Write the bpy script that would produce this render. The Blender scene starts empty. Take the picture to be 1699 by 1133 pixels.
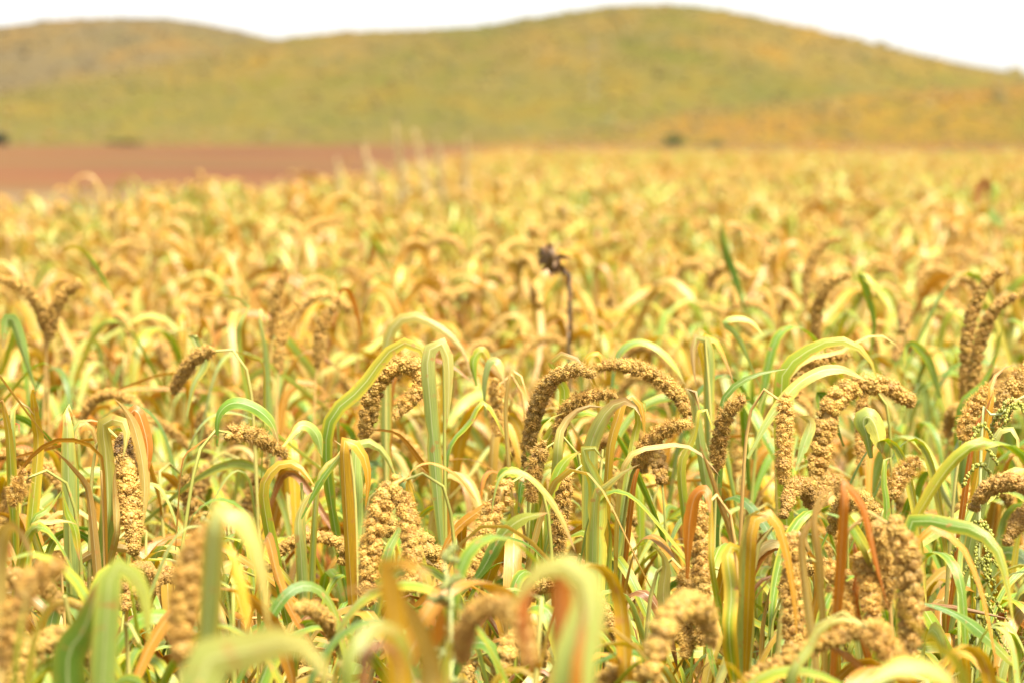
import bpy, math, random
import numpy as np
R = math.radians
sc = bpy.context.scene
col = sc.collection

# ------------------------------------------------------------------ camera, sky, sun, exposure
EYE = 1.5
PITCH = 4.86
LENS = 85.0
FPX = 1699 * LENS / 36.0
cam_d = bpy.data.cameras.new('camera')
cam = bpy.data.objects.new('camera', cam_d)
col.objects.link(cam)
cam.location = (0, 0, EYE)
cam.rotation_euler = (R(90 - PITCH), 0, 0)
cam_d.lens = LENS
cam_d.sensor_width = 36
cam_d.clip_start = 0.05
cam_d.clip_end = 6000
cam_d.dof.use_dof = True
cam_d.dof.focus_distance = 2.72
cam_d.dof.aperture_fstop = 5.0
sc.camera = cam

SUN_EL, SUN_AZ = 60.0, 145.0     # high veiled sun, behind the viewer's right shoulder
w = bpy.data.worlds.new('World')
sc.world = w
w.use_nodes = True
nt = w.node_tree
nt.nodes.clear()
sky = nt.nodes.new('ShaderNodeTexSky')
sky.sky_type = 'NISHITA'
sky.sun_disc = False
sky.sun_elevation = R(SUN_EL)
sky.sun_rotation = R(SUN_AZ)
sky.air_density = 1.0
sky.dust_density = 2.0
sky.ozone_density = 1.0
hs = nt.nodes.new('ShaderNodeHueSaturation')
hs.inputs['Saturation'].default_value = 0.22      # a veil of thin white cloud
bg = nt.nodes.new('ShaderNodeBackground')
bg.inputs['Strength'].default_value = 0.15
wo = nt.nodes.new('ShaderNodeOutputWorld')
nt.links.new(sky.outputs[0], hs.inputs['Color'])
veil = nt.nodes.new('ShaderNodeMix')               # bright overcast: an even white cloud veil over most of the sky
veil.data_type = 'RGBA'
veil.inputs[0].default_value = 0.68
veil.inputs[7].default_value = (2.1, 2.08, 2.02, 1)
nt.links.new(hs.outputs[0], veil.inputs[6])
nt.links.new(veil.outputs[2], bg.inputs['Color'])
nt.links.new(bg.outputs[0], wo.inputs['Surface'])

sun_d = bpy.data.lights.new('sun', 'SUN')
sun = bpy.data.objects.new('sun', sun_d)
col.objects.link(sun)
sun_d.energy = 4.4
sun_d.angle = R(18)
sun_d.color = (1.0, 0.94, 0.83)
_a, _e = R(SUN_AZ), R(SUN_EL)
from mathutils import Vector
_dir = Vector((math.sin(_a) * math.cos(_e), math.cos(_a) * math.cos(_e), math.sin(_e)))
sun.rotation_euler = _dir.to_track_quat('Z', 'Y').to_euler()

sc.view_settings.view_transform = 'Standard'
sc.view_settings.look = 'None'
sc.view_settings.gamma = 1
sc.view_settings.exposure = 1.84
sc.cycles.use_denoising = True
sc.cycles.max_bounces = 10
sc.cycles.diffuse_bounces = 6
sc.cycles.transmission_bounces = 8
sc.cycles.glossy_bounces = 3

# ------------------------------------------------------------------ helpers
_th = R(PITCH)
FWD = np.array((0, math.cos(_th), -math.sin(_th)))
UPV = np.array((0, math.sin(_th), math.cos(_th)))
def at(px, py, Y):
    """World point at depth Y (metres ahead) seen at photo position (px, py)."""
    d = FWD + np.array((1, 0, 0)) * (px - 849.5) / FPX + UPV * (566.5 - py) / FPX
    return np.array((0, 0, EYE)) + d * (Y / d[1])
def project(p):
    d = np.asarray(p, float) - np.array((0, 0, EYE))
    z = d @ FWD
    return 849.5 + FPX * d[0] / z, 566.5 - FPX * (d @ UPV) / z
def unit(v):
    v = np.asarray(v, float)
    return v / (np.linalg.norm(v, axis=-1, keepdims=True) + 1e-12)
def resample(P, n):
    """Catmull-Rom through P, then n points evenly spaced by arc length."""
    P = np.asarray(P, float)
    if len(P) == 2:
        return P[0] + (P[1] - P[0]) * np.linspace(0, 1, n)[:, None]
    E = np.vstack([2 * P[0] - P[1], P, 2 * P[-1] - P[-2]])
    out = []
    ts = np.linspace(0, 1, 12, endpoint=False)[:, None]
    for i in range(1, len(E) - 2):
        a, b, c, d = E[i - 1], E[i], E[i + 1], E[i + 2]
        out.append(0.5 * (2 * b + (c - a) * ts + (2 * a - 5 * b + 4 * c - d) * ts ** 2 + (3 * b - a - 3 * c + d) * ts ** 3))
    out.append(P[-1:])
    C = np.vstack(out)
    s = np.concatenate([[0], np.cumsum(np.linalg.norm(np.diff(C, axis=0), axis=1))])
    t = np.linspace(0, s[-1], n)
    return np.stack([np.interp(t, s, C[:, k]) for k in range(3)], 1)
def relax(P, n=34, it=6):
    Q = resample(P, n)
    for _ in range(it):
        Q[1:-1] = Q[1:-1] * 0.5 + (Q[:-2] + Q[2:]) * 0.25
    return Q
def smooth01(x):
    x = np.clip(x, 0, 1)
    return x * x * (3 - 2 * x)
def rot_about(v, k, a):
    c, s = np.cos(a)[:, None], np.sin(a)[:, None]
    return v * c + np.cross(k, v) * s + k * (np.sum(k * v, 1, keepdims=True)) * (1 - c)

class Geo:
    """Verts, faces, colour and uv of one mesh."""
    def __init__(self):
        self.V, self.C, self.U, self.F, self.M = [], [], [], [], []
        self.n = 0
    def add(self, V, F, C, U=None, m=0):
        V = np.asarray(V, float)
        C = np.broadcast_to(np.asarray(C, float), (len(V), 3))
        if U is None:
            U = np.zeros((len(V), 2))
        F = np.asarray(F, int)
        self.V.append(V); self.C.append(C); self.U.append(U)
        self.F.append(F + self.n); self.M.append(np.full(len(F), m))
        self.n += len(V)
        return self
    def join(self, g, m=0):
        for V, C, U, F in zip(g.V, g.C, g.U, g.F):
            o = F.min() if len(F) else 0
            self.V.append(V); self.C.append(C); self.U.append(U)
        for F in g.F:
            self.F.append(F + self.n); self.M.append(np.full(len(F), m))
        self.n += g.n
    def mesh(self, name, mats):
        me = bpy.data.meshes.new(name)
        V = np.vstack(self.V)
        me.vertices.add(len(V))
        me.vertices.foreach_set('co', V.astype(np.float32).ravel())
        loops = np.concatenate([f.ravel() for f in self.F])
        sizes = np.concatenate([np.full(len(f), f.shape[1]) for f in self.F])
        starts = np.concatenate([[0], np.cumsum(sizes)[:-1]])
        me.loops.add(len(loops))
        me.loops.foreach_set('vertex_index', loops.astype(np.int32))
        me.polygons.add(len(sizes))
        me.polygons.foreach_set('loop_start', starts.astype(np.int32))
        me.polygons.foreach_set('material_index', np.concatenate(self.M).astype(np.int32))
        me.polygons.foreach_set('use_smooth', np.ones(len(sizes), bool))
        C = np.vstack(self.C)
        a = me.attributes.new('tint', 'FLOAT_COLOR', 'POINT')
        a.data.foreach_set('color', np.hstack([C, np.ones((len(C), 1))]).astype(np.float32).ravel())
        U = np.vstack(self.U)
        uv = me.attributes.new('blade', 'FLOAT2', 'POINT')
        uv.data.foreach_set('vector', U.astype(np.float32).ravel())
        for m in (mats if isinstance(mats, (list, tuple)) else [mats]):
            me.materials.append(m)
        me.update(calc_edges=True)
        return me
def obj(name, g, mats, parent=None):
    o = bpy.data.objects.new(name, g if isinstance(g, bpy.types.Mesh) else g.mesh(name, mats))
    col.objects.link(o)
    if parent:
        o.parent = parent
    return o
def tag(o, label=None, cat=None, group=None, kind=None):
    if label: o['label'] = label
    if cat: o['category'] = cat
    if group: o['group'] = group
    if kind: o['kind'] = kind
    return o
def empty(name, loc=(0, 0, 0), rz=0.0):
    o = bpy.data.objects.new(name, None)
    col.objects.link(o)
    o.empty_display_size = 0.05
    o.location = loc
    o.rotation_euler = (0, 0, rz)
    return o
def grid_faces(n, m, base=0):
    i, j = np.meshgrid(np.arange(n - 1), np.arange(m - 1), indexing='ij')
    a = (i * m + j).ravel()
    return np.stack([a, a + 1, a + m + 1, a + m], 1) + base
def icosphere(sub):
    t = (1 + 5 ** .5) / 2
    V = [(-1, t, 0), (1, t, 0), (-1, -t, 0), (1, -t, 0), (0, -1, t), (0, 1, t), (0, -1, -t), (0, 1, -t), (t, 0, -1), (t, 0, 1), (-t, 0, -1), (-t, 0, 1)]
    F = [(0, 11, 5), (0, 5, 1), (0, 1, 7), (0, 7, 10), (0, 10, 11), (1, 5, 9), (5, 11, 4), (11, 10, 2), (10, 7, 6), (7, 1, 8), (3, 9, 4), (3, 4, 2), (3, 2, 6), (3, 6, 8), (3, 8, 9), (4, 9, 5), (2, 4, 11), (6, 2, 10), (8, 6, 7), (9, 8, 1)]
    V = [list(unit(v)) for v in V]
    for _ in range(sub):
        mid, G = {}, []
        def mp(a, b):
            k = (min(a, b), max(a, b))
            if k not in mid:
                mid[k] = len(V)
                V.append(list(unit((np.array(V[a]) + np.array(V[b])) / 2)))
            return mid[k]
        for a, b, c in F:
            x, y, z = mp(a, b), mp(b, c), mp(c, a)
            G += [(a, x, z), (b, y, x), (c, z, y), (x, y, z)]
        F = G
    return np.array(V), np.array(F)
ICO = {s: icosphere(s) for s in (0, 1, 2)}

# ------------------------------------------------------------------ materials
def new_mat(name):
    m = bpy.data.materials.new(name)
    m.use_nodes = True
    t = m.node_tree
    t.nodes.clear()
    return m, t
def N(t, typ, **kw):
    n = t.nodes.new(typ)
    for k, v in kw.items():
        if k in n.inputs: n.inputs[k].default_value = v
        else: setattr(n, k, v)
    return n
def ramp(t, fac, stops, interp='LINEAR'):
    n = t.nodes.new('ShaderNodeValToRGB')
    n.color_ramp.interpolation = interp
    e = n.color_ramp.elements
    while len(e) > 1: e.remove(e[-1])
    e[0].position = stops[0][0]; e[0].color = (*stops[0][1], 1)
    for p, c in stops[1:]:
        x = e.new(p); x.color = (*c, 1)
    t.links.new(fac, n.inputs[0])
    return n.outputs[0]
def mix(t, fac, a, b, mode='MIX'):
    n = t.nodes.new('ShaderNodeMix')
    n.data_type = 'RGBA'; n.blend_type = mode
    for s, v in ((n.inputs[0], fac), (n.inputs[6], a), (n.inputs[7], b)):
        if isinstance(v, bpy.types.NodeSocket): t.links.new(v, s)
        elif isinstance(v, (int, float)): s.default_value = v
        else: s.default_value = (*v, 1)
    return n.outputs[2]

def leaf_material(name, trans=0.45, rough=0.42):
    m, t = new_mat(name)
    L = t.links
    at_ = N(t, 'ShaderNodeAttribute', attribute_name='tint')
    bl = N(t, 'ShaderNodeAttribute', attribute_name='blade')
    mp = N(t, 'ShaderNodeVectorMath', operation='MULTIPLY')
    mp.inputs[1].default_value = (34, 1.6, 0)
    L.new(bl.outputs['Vector'], mp.inputs[0])
    oi = N(t, 'ShaderNodeObjectInfo')
    ad = N(t, 'ShaderNodeVectorMath', operation='ADD')
    sx = N(t, 'ShaderNodeCombineXYZ')
    mu = N(t, 'ShaderNodeMath', operation='MULTIPLY'); mu.inputs[1].default_value = 37
    L.new(oi.outputs['Random'], mu.inputs[0]); L.new(mu.outputs[0], sx.inputs[2])
    L.new(mp.outputs[0], ad.inputs[0]); L.new(sx.outputs[0], ad.inputs[1])
    vein = N(t, 'ShaderNodeTexNoise', Scale=1.0, Detail=3.0, Roughness=0.6)
    L.new(ad.outputs[0], vein.inputs['Vector'])
    vcol = ramp(t, vein.outputs[0], [(0.3, (0.72, 0.72, 0.72)), (0.7, (1.2, 1.2, 1.2))])
    base = mix(t, 1.0, at_.outputs['Color'], vcol, 'MULTIPLY')
    # pale midrib
    sp = N(t, 'ShaderNodeSeparateXYZ'); L.new(bl.outputs['Vector'], sp.inputs[0])
    rib = ramp(t, sp.outputs[0], [(0.455, (0, 0, 0)), (0.49, (1, 1, 1)), (0.51, (1, 1, 1)), (0.545, (0, 0, 0))])
    rb = N(t, 'ShaderNodeMath', operation='MULTIPLY'); rb.inputs[1].default_value = 0.28
    L.new(rib, rb.inputs[0])
    base = mix(t, rb.outputs[0], base, (0.72, 0.68, 0.42))
    # brown flecks of age
    tc = N(t, 'ShaderNodeTexCoord')
    fl = N(t, 'ShaderNodeTexNoise', Scale=90.0, Detail=2.0)
    L.new(tc.outputs['Object'], fl.inputs['Vector'])
    fm = ramp(t, fl.outputs[0], [(0.62, (0, 0, 0)), (0.72, (0.7, 0.7, 0.7))])
    base = mix(t, fm, base, (0.36, 0.17, 0.05))
    p = N(t, 'ShaderNodeBsdfPrincipled', Roughness=rough)
    p.inputs['Specular IOR Level'].default_value = 0.4
    L.new(base, p.inputs['Base Color'])
    bmp = N(t, 'ShaderNodeBump', Strength=0.25, Distance=0.002)
    L.new(vein.outputs[0], bmp.inputs['Height']); L.new(bmp.outputs[0], p.inputs['Normal'])
    out = N(t, 'ShaderNodeOutputMaterial')
    if trans > 0:
        hs_ = N(t, 'ShaderNodeHueSaturation', Saturation=1.15, Value=1.15)
        L.new(base, hs_.inputs['Color'])
        tr = N(t, 'ShaderNodeBsdfTranslucent')
        L.new(hs_.outputs[0], tr.inputs['Color'])
        mx = N(t, 'ShaderNodeMixShader'); mx.inputs[0].default_value = trans
        L.new(p.outputs[0], mx.inputs[1]); L.new(tr.outputs[0], mx.inputs[2])
        L.new(mx.outputs[0], out.inputs[0])
    else:
        L.new(p.outputs[0], out.inputs[0])
    return m
def ear_material():
    m, t = new_mat('millet_grain')
    L = t.links
    at_ = N(t, 'ShaderNodeAttribute', attribute_name='tint')
    tc = N(t, 'ShaderNodeTexCoord')
    vo = N(t, 'ShaderNodeTexVoronoi', Scale=520.0)
    L.new(tc.outputs['Object'], vo.inputs['Vector'])
    g = ramp(t, vo.outputs['Distance'], [(0.0, (1.12, 1.12, 1.12)), (0.8, (0.8, 0.78, 0.72))])
    base = mix(t, 1.0, at_.outputs['Color'], g, 'MULTIPLY')
    p = N(t, 'ShaderNodeBsdfPrincipled', Roughness=0.6)
    p.inputs['Subsurface Weight'].default_value = 0.0
    L.new(base, p.inputs['Base Color'])
    inv = N(t, 'ShaderNodeMath', operation='MULTIPLY'); inv.inputs[1].default_value = -1
    L.new(vo.outputs['Distance'], inv.inputs[0])
    b = N(t, 'ShaderNodeBump', Strength=0.4, Distance=0.0006)
    L.new(inv.outputs[0], b.inputs['Height']); L.new(b.outputs[0], p.inputs['Normal'])
    tr = N(t, 'ShaderNodeBsdfTranslucent'); L.new(base, tr.inputs['Color'])
    mx = N(t, 'ShaderNodeMixShader'); mx.inputs[0].default_value = 0.2
    L.new(p.outputs[0], mx.inputs[1]); L.new(tr.outputs[0], mx.inputs[2])
    out = N(t, 'ShaderNodeOutputMaterial'); L.new(mx.outputs[0], out.inputs[0])
    return m
M_LEAF = leaf_material('millet_leaf', 0.30, 0.38)
M_STEM = leaf_material('millet_stem', 0.0, 0.5)
M_EAR = ear_material()

def ground_material(name, stops, scale, stretch=(1, 1, 1), rough=0.95, bump=0.3, bdist=0.05, second=None):
    m, t = new_mat(name)
    L = t.links
    tc = N(t, 'ShaderNodeTexCoord')
    mp = N(t, 'ShaderNodeMapping'); mp.inputs['Scale'].default_value = stretch
    L.new(tc.outputs['Object'], mp.inputs['Vector'])
    n1 = N(t, 'ShaderNodeTexNoise', Scale=scale, Detail=8.0, Roughness=0.65)
    L.new(mp.outputs[0], n1.inputs['Vector'])
    base = ramp(t, n1.outputs[0], stops)
    if second:
        n2 = N(t, 'ShaderNodeTexNoise', Scale=second[0], Detail=6.0, Roughness=0.7)
        L.new(mp.outputs[0], n2.inputs['Vector'])
        base = mix(t, second[2], base, ramp(t, n2.outputs[0], second[1]))
    p = N(t, 'ShaderNodeBsdfPrincipled', Roughness=rough)
    p.inputs['Specular IOR Level'].default_value = 0.15
    L.new(base, p.inputs['Base Color'])
    b = N(t, 'ShaderNodeBump', Strength=bump, Distance=bdist)
    L.new(n1.outputs[0], b.inputs['Height']); L.new(b.outputs[0], p.inputs['Normal'])
    out = N(t, 'ShaderNodeOutputMaterial'); L.new(p.outputs[0], out.inputs[0])
    return m

# ------------------------------------------------------------------ colours (real surface colours, linear)
PAL = {   # centre of the blade, margin, tip
    'green':  ((0.135, 0.225, 0.022), (0.36, 0.33, 0.026), (0.40, 0.31, 0.034)),
    'deep':   ((0.085, 0.155, 0.018), (0.15, 0.20, 0.020), (0.26, 0.25, 0.028)),
    'blue':   ((0.190, 0.265, 0.062), (0.32, 0.34, 0.045), (0.38, 0.34, 0.042)),
    'pale':   ((0.275, 0.345, 0.085), (0.44, 0.37, 0.055), (0.43, 0.31, 0.070)),
    'lime':   ((0.200, 0.260, 0.020), (0.42, 0.31, 0.024), (0.44, 0.25, 0.028)),
    'yellow': ((0.42, 0.265, 0.016), (0.44, 0.24, 0.020), (0.41, 0.17, 0.018)),
    'gold':   ((0.38, 0.190, 0.019), (0.39, 0.180, 0.021), (0.36, 0.13, 0.017)),
    'orange': ((0.37, 0.135, 0.014), (0.39, 0.155, 0.018), (0.32, 0.09, 0.013)),
    'red':    ((0.34, 0.095, 0.018), (0.36, 0.13, 0.028), (0.28, 0.08, 0.020)),
    'cream':  ((0.43, 0.320, 0.085), (0.44, 0.29, 0.072), (0.41, 0.24, 0.062)),
    'straw':  ((0.38, 0.245, 0.036), (0.39, 0.225, 0.033), (0.36, 0.17, 0.029)),
    'tan':    ((0.31, 0.190, 0.046), (0.33, 0.205, 0.055), (0.28, 0.15, 0.040)),
    'rust':   ((0.22, 0.095, 0.026), (0.27, 0.13, 0.040), (0.22, 0.10, 0.034)),
}
EAR = np.array((0.46, 0.275, 0.055))

# ------------------------------------------------------------------ millet parts
def blade(P, width, S0, kind, rng, ns=24, nu=7, fold=0.18, wave=0.06, twist=0.0, roll=0.0, base_w=0.5, taper=0.45, flare=0.28):
    """A leaf blade along P. S0: across-the-blade direction (one vector, or one per point)."""
    P = resample(P, ns)
    T = unit(np.gradient(P, axis=0))
    S = np.broadcast_to(np.asarray(S0, float), P.shape)
    S = unit(S - T * np.sum(S * T, 1, keepdims=True))
    v = np.linspace(0, 1, ns)
    S = rot_about(S, T, roll + twist * v + 0.12 * np.sin(v * 5 + rng.uniform(0, 6)))
    Nn = np.cross(S, T)
    nick = 1 - 0.35 * (rng.random((ns, 2)) < (0.10 if kind in ('tan', 'rust', 'cream', 'straw', 'red', 'gold') else 0.05)) * rng.random((ns, 2))
    wv = (base_w + (1 - base_w) * smooth01(v / flare)) * (1 - np.clip((v - taper) / (1 - taper), 0, 1) ** 2.3)
    wv = np.maximum(wv, 0.02) * width * 0.5 * (1 + 0.05 * np.sin(v * 17 + rng.uniform(0, 6)))
    u = np.linspace(-1, 1, nu)
    ph1, ph2, fr = rng.uniform(0, 6), rng.uniform(0, 6), rng.uniform(9, 18)
    lift = fold * np.abs(u)[None, :] * wv[:, None]
    rip = np.where(u[None, :] > 0, np.sin(v * fr + ph1)[:, None], np.sin(v * fr * 1.1 + ph2)[:, None]) * np.abs(u)[None, :] ** 2 * wave * width
    rip = rip * smooth01(v / 0.2)[:, None]
    V = P[:, None, :] + S[:, None, :] * (u[None, :] * wv[:, None] * np.where(u[None, :] < 0, nick[:, :1], nick[:, 1:]))[..., None] + Nn[:, None, :] * (lift + rip)[:, :, None]
    c, e, tp = (np.array(x) for x in PAL[kind])
    hue = np.exp(rng.normal(0, 0.08)) * np.exp(rng.normal(0, 0.03, 3))
    band = 0.5 + 0.5 * np.sin(v * rng.uniform(4, 11) + rng.uniform(0, 6))
    ke = smooth01((np.abs(u)[None, :] - rng.uniform(0.42, 0.8) + 0.25 * (band[:, None] - 0.5)) / 0.4)
    cc = c[None, None] * (1 - ke[..., None]) + e[None, None] * ke[..., None]
    kt = smooth01((v - rng.uniform(0.35, 0.75)) / 0.45)[:, None, None] * rng.uniform(0.5, 1.0)
    cc = np.clip((cc * (1 - kt) + tp[None, None] * kt) * hue, 0.006, 0.85)
    if rng.random() < 0.4:                      # withered brown tip
        kb = smooth01((v[:, None] + 0.05 * np.abs(u)[None, :] + rng.normal(0, .02, (ns, nu)) - rng.uniform(0.82, 0.95)) / 0.08)[..., None] * 0.8
        cc = cc * (1 - kb) + np.array((0.30, 0.17, 0.06)) * kb
    U = np.stack(np.broadcast_arrays((u * 0.5 + 0.5)[None, :], (v * 6)[:, None]), -1)
    return Geo().add(V.reshape(-1, 3), grid_faces(ns, nu), cc.reshape(-1, 3), U.reshape(-1, 2))

def tube(P, r, C, ns=24, k=7, resam=True, cap=True):
    P = resample(P, ns) if resam else np.asarray(P, float)
    ns = len(P)
    T = unit(np.gradient(P, axis=0))
    ref = np.array((0.31, 0.95, 0.05))
    A = unit(np.cross(T, ref)); B = np.cross(T, A)
    r = np.interp(np.linspace(0, 1, ns), np.linspace(0, 1, len(np.atleast_1d(r))), np.atleast_1d(r))
    a = np.linspace(0, 2 * math.pi, k, endpoint=False)
    V = P[:, None] + (A[:, None] * np.cos(a)[None, :, None] + B[:, None] * np.sin(a)[None, :, None]) * r[:, None, None]
    i = np.arange(ns - 1)[:, None] * k
    j = np.arange(k)[None, :]
    F = np.stack([i + j, i + (j + 1) % k, i + k + (j + 1) % k, i + k + j], -1).reshape(-1, 4)
    C = np.atleast_2d(np.asarray(C, float))
    Cc = np.stack([np.interp(np.linspace(0, 1, ns), np.linspace(0, 1, len(C)), C[:, q]) for q in range(3)], 1)
    Cc = np.repeat(Cc, k, 0)
    U = np.stack(np.broadcast_arrays((np.arange(k) / k)[None, :] * 0.4, np.linspace(0, 6, ns)[:, None]), -1).reshape(-1, 2)
    g = Geo().add(V.reshape(-1, 3), F, Cc, U)
    if cap:
        g.add(V[-1], [tuple(range(k))], Cc[-k:], U[-k:])
    return g

def ear(P, rad, rng, sub=2, tint=EAR, bristles=500, dark=None, loose=0.06, lobe=0.0066):
    """A foxtail-millet head: many lumpy clusters of grain packed round a curved axis."""
    ns = 60
    A = resample(P, ns)
    L = np.sum(np.linalg.norm(np.diff(A, axis=0), axis=1))
    T = unit(np.gradient(A, axis=0))
    X = unit(np.cross(T, (0.2, 0.93, 0.31))); Y = np.cross(T, X)
    lobe = min(lobe, rad * 0.46)
    if sub < 2: lobe *= 1.25
    area = 2 * math.pi * rad * 0.75 * L
    n = int(area / (lobe * lobe * (2.95 if sub == 2 else 2.6)))
    bv, bf = ICO[sub]
    s = (np.arange(n) + 0.5) / n
    s = np.clip(s + rng.normal(0, 0.25 / n * 6, n), 0.0, 1)
    prof = lambda q: (0.62 + 0.38 * smooth01(q / 0.18)) * (1 - 0.5 * np.clip((q - 0.55) / 0.45, 0, 1) ** 2.2)
    ang = np.arange(n) * 2.399963 + rng.normal(0, 0.22, n)
    idx = s * (ns - 1)
    def samp(M):
        i = np.clip(idx.astype(int), 0, ns - 2); f = (idx - i)[:, None]
        return M[i] * (1 - f) + M[i + 1] * f
    a, x, y, t = samp(A), unit(samp(X)), unit(samp(Y)), unit(samp(T))
    rdir = x * np.cos(ang)[:, None] + y * np.sin(ang)[:, None]
    sz = lobe * np.exp(rng.normal(0, 0.22, n)) * (0.8 + 0.25 * prof(s))
    rc = np.maximum(rad * prof(s) - sz * 0.95, sz * 0.25) * (1 + rng.normal(0, 0.07, n))
    rc = np.where(s < loose, rc * (1 + rng.uniform(0, 0.7, n)), rc)
    keep = ~((s < loose) & (rng.uniform(0, 1, n) < 0.45))
    c = a + rdir * rc[:, None]
    tang = unit(np.cross(t, rdir))
    out_dir = unit(rdir + t * 0.35)
    ax2 = unit(np.cross(tang, out_dir))
    n_ = int(keep.sum())
    c, tang, out_dir, ax2, sz, ss = c[keep], tang[keep], out_dir[keep], ax2[keep], sz[keep], s[keep]
    tv = tint * np.exp(rng.normal(0, 0.13, (n_, 1))) * np.exp(rng.normal(0, 0.03, (n_, 3)))
    if dark is not None:                       # charred, smutty stretch of the head
        k = np.exp(-((ss - dark[0]) / dark[1]) ** 2)[:, None] * dark[2]
        tv = tv * (1 - k) + np.array((0.06, 0.026, 0.011)) * k
    g = Geo()
    if sub < 2:
        bump = 1 + rng.normal(0, 0.06, (n_, len(bv)))
        d = bv[None] * bump[..., None]
        V = c[:, None] + (tang[:, None] * d[..., :1] + ax2[:, None] * d[..., 1:2] * 1.05 + out_dir[:, None] * d[..., 2:3] * 1.2) * sz[:, None, None]
        F = (bf[None] + (np.arange(n_) * len(bv))[:, None, None]).reshape(-1, 3)
        g.add(V.reshape(-1, 3), F, np.repeat(np.clip(tv, 0.01, 0.8), len(bv), 0))
    else:                                      # each cluster: a little knot of separate grains round a dull heart
        bv, bf = ICO[0]
        NG = 38
        kk = np.arange(NG)
        zz = 1 - 1.55 * (kk + 0.5) / NG
        fd = np.stack([np.sqrt(1 - zz ** 2) * np.cos(kk * 2.4), np.sqrt(1 - zz ** 2) * np.sin(kk * 2.4), zz], 1)
        fd = unit(fd[None] + rng.normal(0, 0.13, (n_, NG, 3)))
        dirs = tang[:, None] * fd[..., :1] + ax2[:, None] * fd[..., 1:2] + out_dir[:, None] * fd[..., 2:3] * 1.1
        gc = c[:, None] + dirs * (sz[:, None, None] * (0.80 + rng.normal(0, 0.03, (n_, NG, 1))))
        gr = sz[:, None] * 0.205 * np.exp(rng.normal(0, 0.16, (n_, NG)))
        V = gc[:, :, None] + bv[None, None] * gr[..., None, None]
        m_ = n_ * NG
        F = (bf[None] + (np.arange(m_) * len(bv))[:, None, None]).reshape(-1, 3)
        gt = (tv[:, None] * np.exp(rng.normal(0, 0.12, (n_, NG, 1)))).reshape(-1, 3)
        g.add(V.reshape(-1, 3), F, np.repeat(np.clip(gt, 0.006, 0.8), len(bv), 0))
        bv, bf = ICO[1]
        V = c[:, None] + bv[None] * (sz * 0.88)[:, None, None]
        F = (bf[None] + (np.arange(n_) * len(bv))[:, None, None]).reshape(-1, 3)
        g.add(V.reshape(-1, 3), F, np.repeat(np.clip(tv * 0.8, 0.006, 0.8), len(bv), 0))
    core = tube(A, np.maximum(rad * prof(np.linspace(0, 1, 12)) - lobe * 1.1, 0.0015), tint * 0.8, ns=24, k=6)
    g.join(core)
    if bristles:                               # short bristles that soften the outline
        i = rng.integers(0, n_, bristles)
        d0 = unit(out_dir[i] + rng.normal(0, 0.45, (bristles, 3)))
        b0 = c[i] + d0 * (sz[i] * 0.8)[:, None]
        tip = b0 + d0 * rng.uniform(0.002, 0.0075, (bristles, 1))
        sd = unit(np.cross(d0, rng.normal(0, 1, (bristles, 3)))) * 0.0003
        V = np.stack([b0 - sd, b0 + sd, tip], 1).reshape(-1, 3)
        g.add(V, np.arange(bristles * 3).reshape(-1, 3), np.clip(tint * 1.15, 0, 0.8))
    return g

STEMS = {'green': ((0.26, 0.21, 0.06), (0.17, 0.20, 0.035), (0.27, 0.26, 0.05)),
         'yellow': ((0.31, 0.21, 0.08), (0.33, 0.28, 0.07), (0.35, 0.31, 0.08)),
         'tan': ((0.34, 0.17, 0.05), (0.42, 0.23, 0.06), (0.42, 0.27, 0.08))}
def stem_geo(P, rng, kind, r0=0.0035, r1=0.0015, ns=30, k=7):
    n = ns
    v = np.linspace(0, 1, n)
    r = r0 * (1 - v ** 3) + r1 * v ** 3
    r = r * (1 + 0.22 * (np.sin(v * 22 + rng.uniform(0, 6)) > 0.93))
    return tube(P, r, STEMS[kind], ns=n, k=k)

def bend(start, az, a_list, seglen):
    """Polyline from start in the vertical plane of azimuth az; a_list: angle from the vertical of each step."""
    o = np.array((math.cos(az), math.sin(az), 0.0))
    P = [np.asarray(start, float)]
    for a in a_list:
        P.append(P[-1] + (o * math.sin(a) + np.array((0, 0, 1.0)) * math.cos(a)) * seglen)
    return np.array(P)

MIXES = {  # upper leaves, lower leaves
    'fresh':  (('green', 'blue', 'lime', 'pale', 'green', 'deep', 'green', 'pale'), ('deep', 'yellow', 'gold', 'green', 'rust', 'orange')),
    'turning': (('lime', 'pale', 'yellow', 'green', 'gold', 'straw', 'pale', 'lime'), ('gold', 'orange', 'rust', 'tan', 'rust', 'deep')),
    'golden': (('gold', 'straw', 'lime', 'cream', 'gold', 'pale', 'yellow', 'straw'), ('orange', 'gold', 'tan', 'rust', 'rust', 'orange')),
    'dry':    (('gold', 'straw', 'cream', 'tan', 'yellow', 'straw', 'orange'), ('orange', 'tan', 'rust', 'straw', 'gold')),
    # seen from afar the crop is an even golden straw colour
    'far':    (('straw', 'gold', 'gold', 'straw', 'pale', 'lime', 'yellow', 'tan', 'cream', 'orange'), ('gold', 'tan', 'orange', 'orange', 'rust', 'tan'))}
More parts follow.
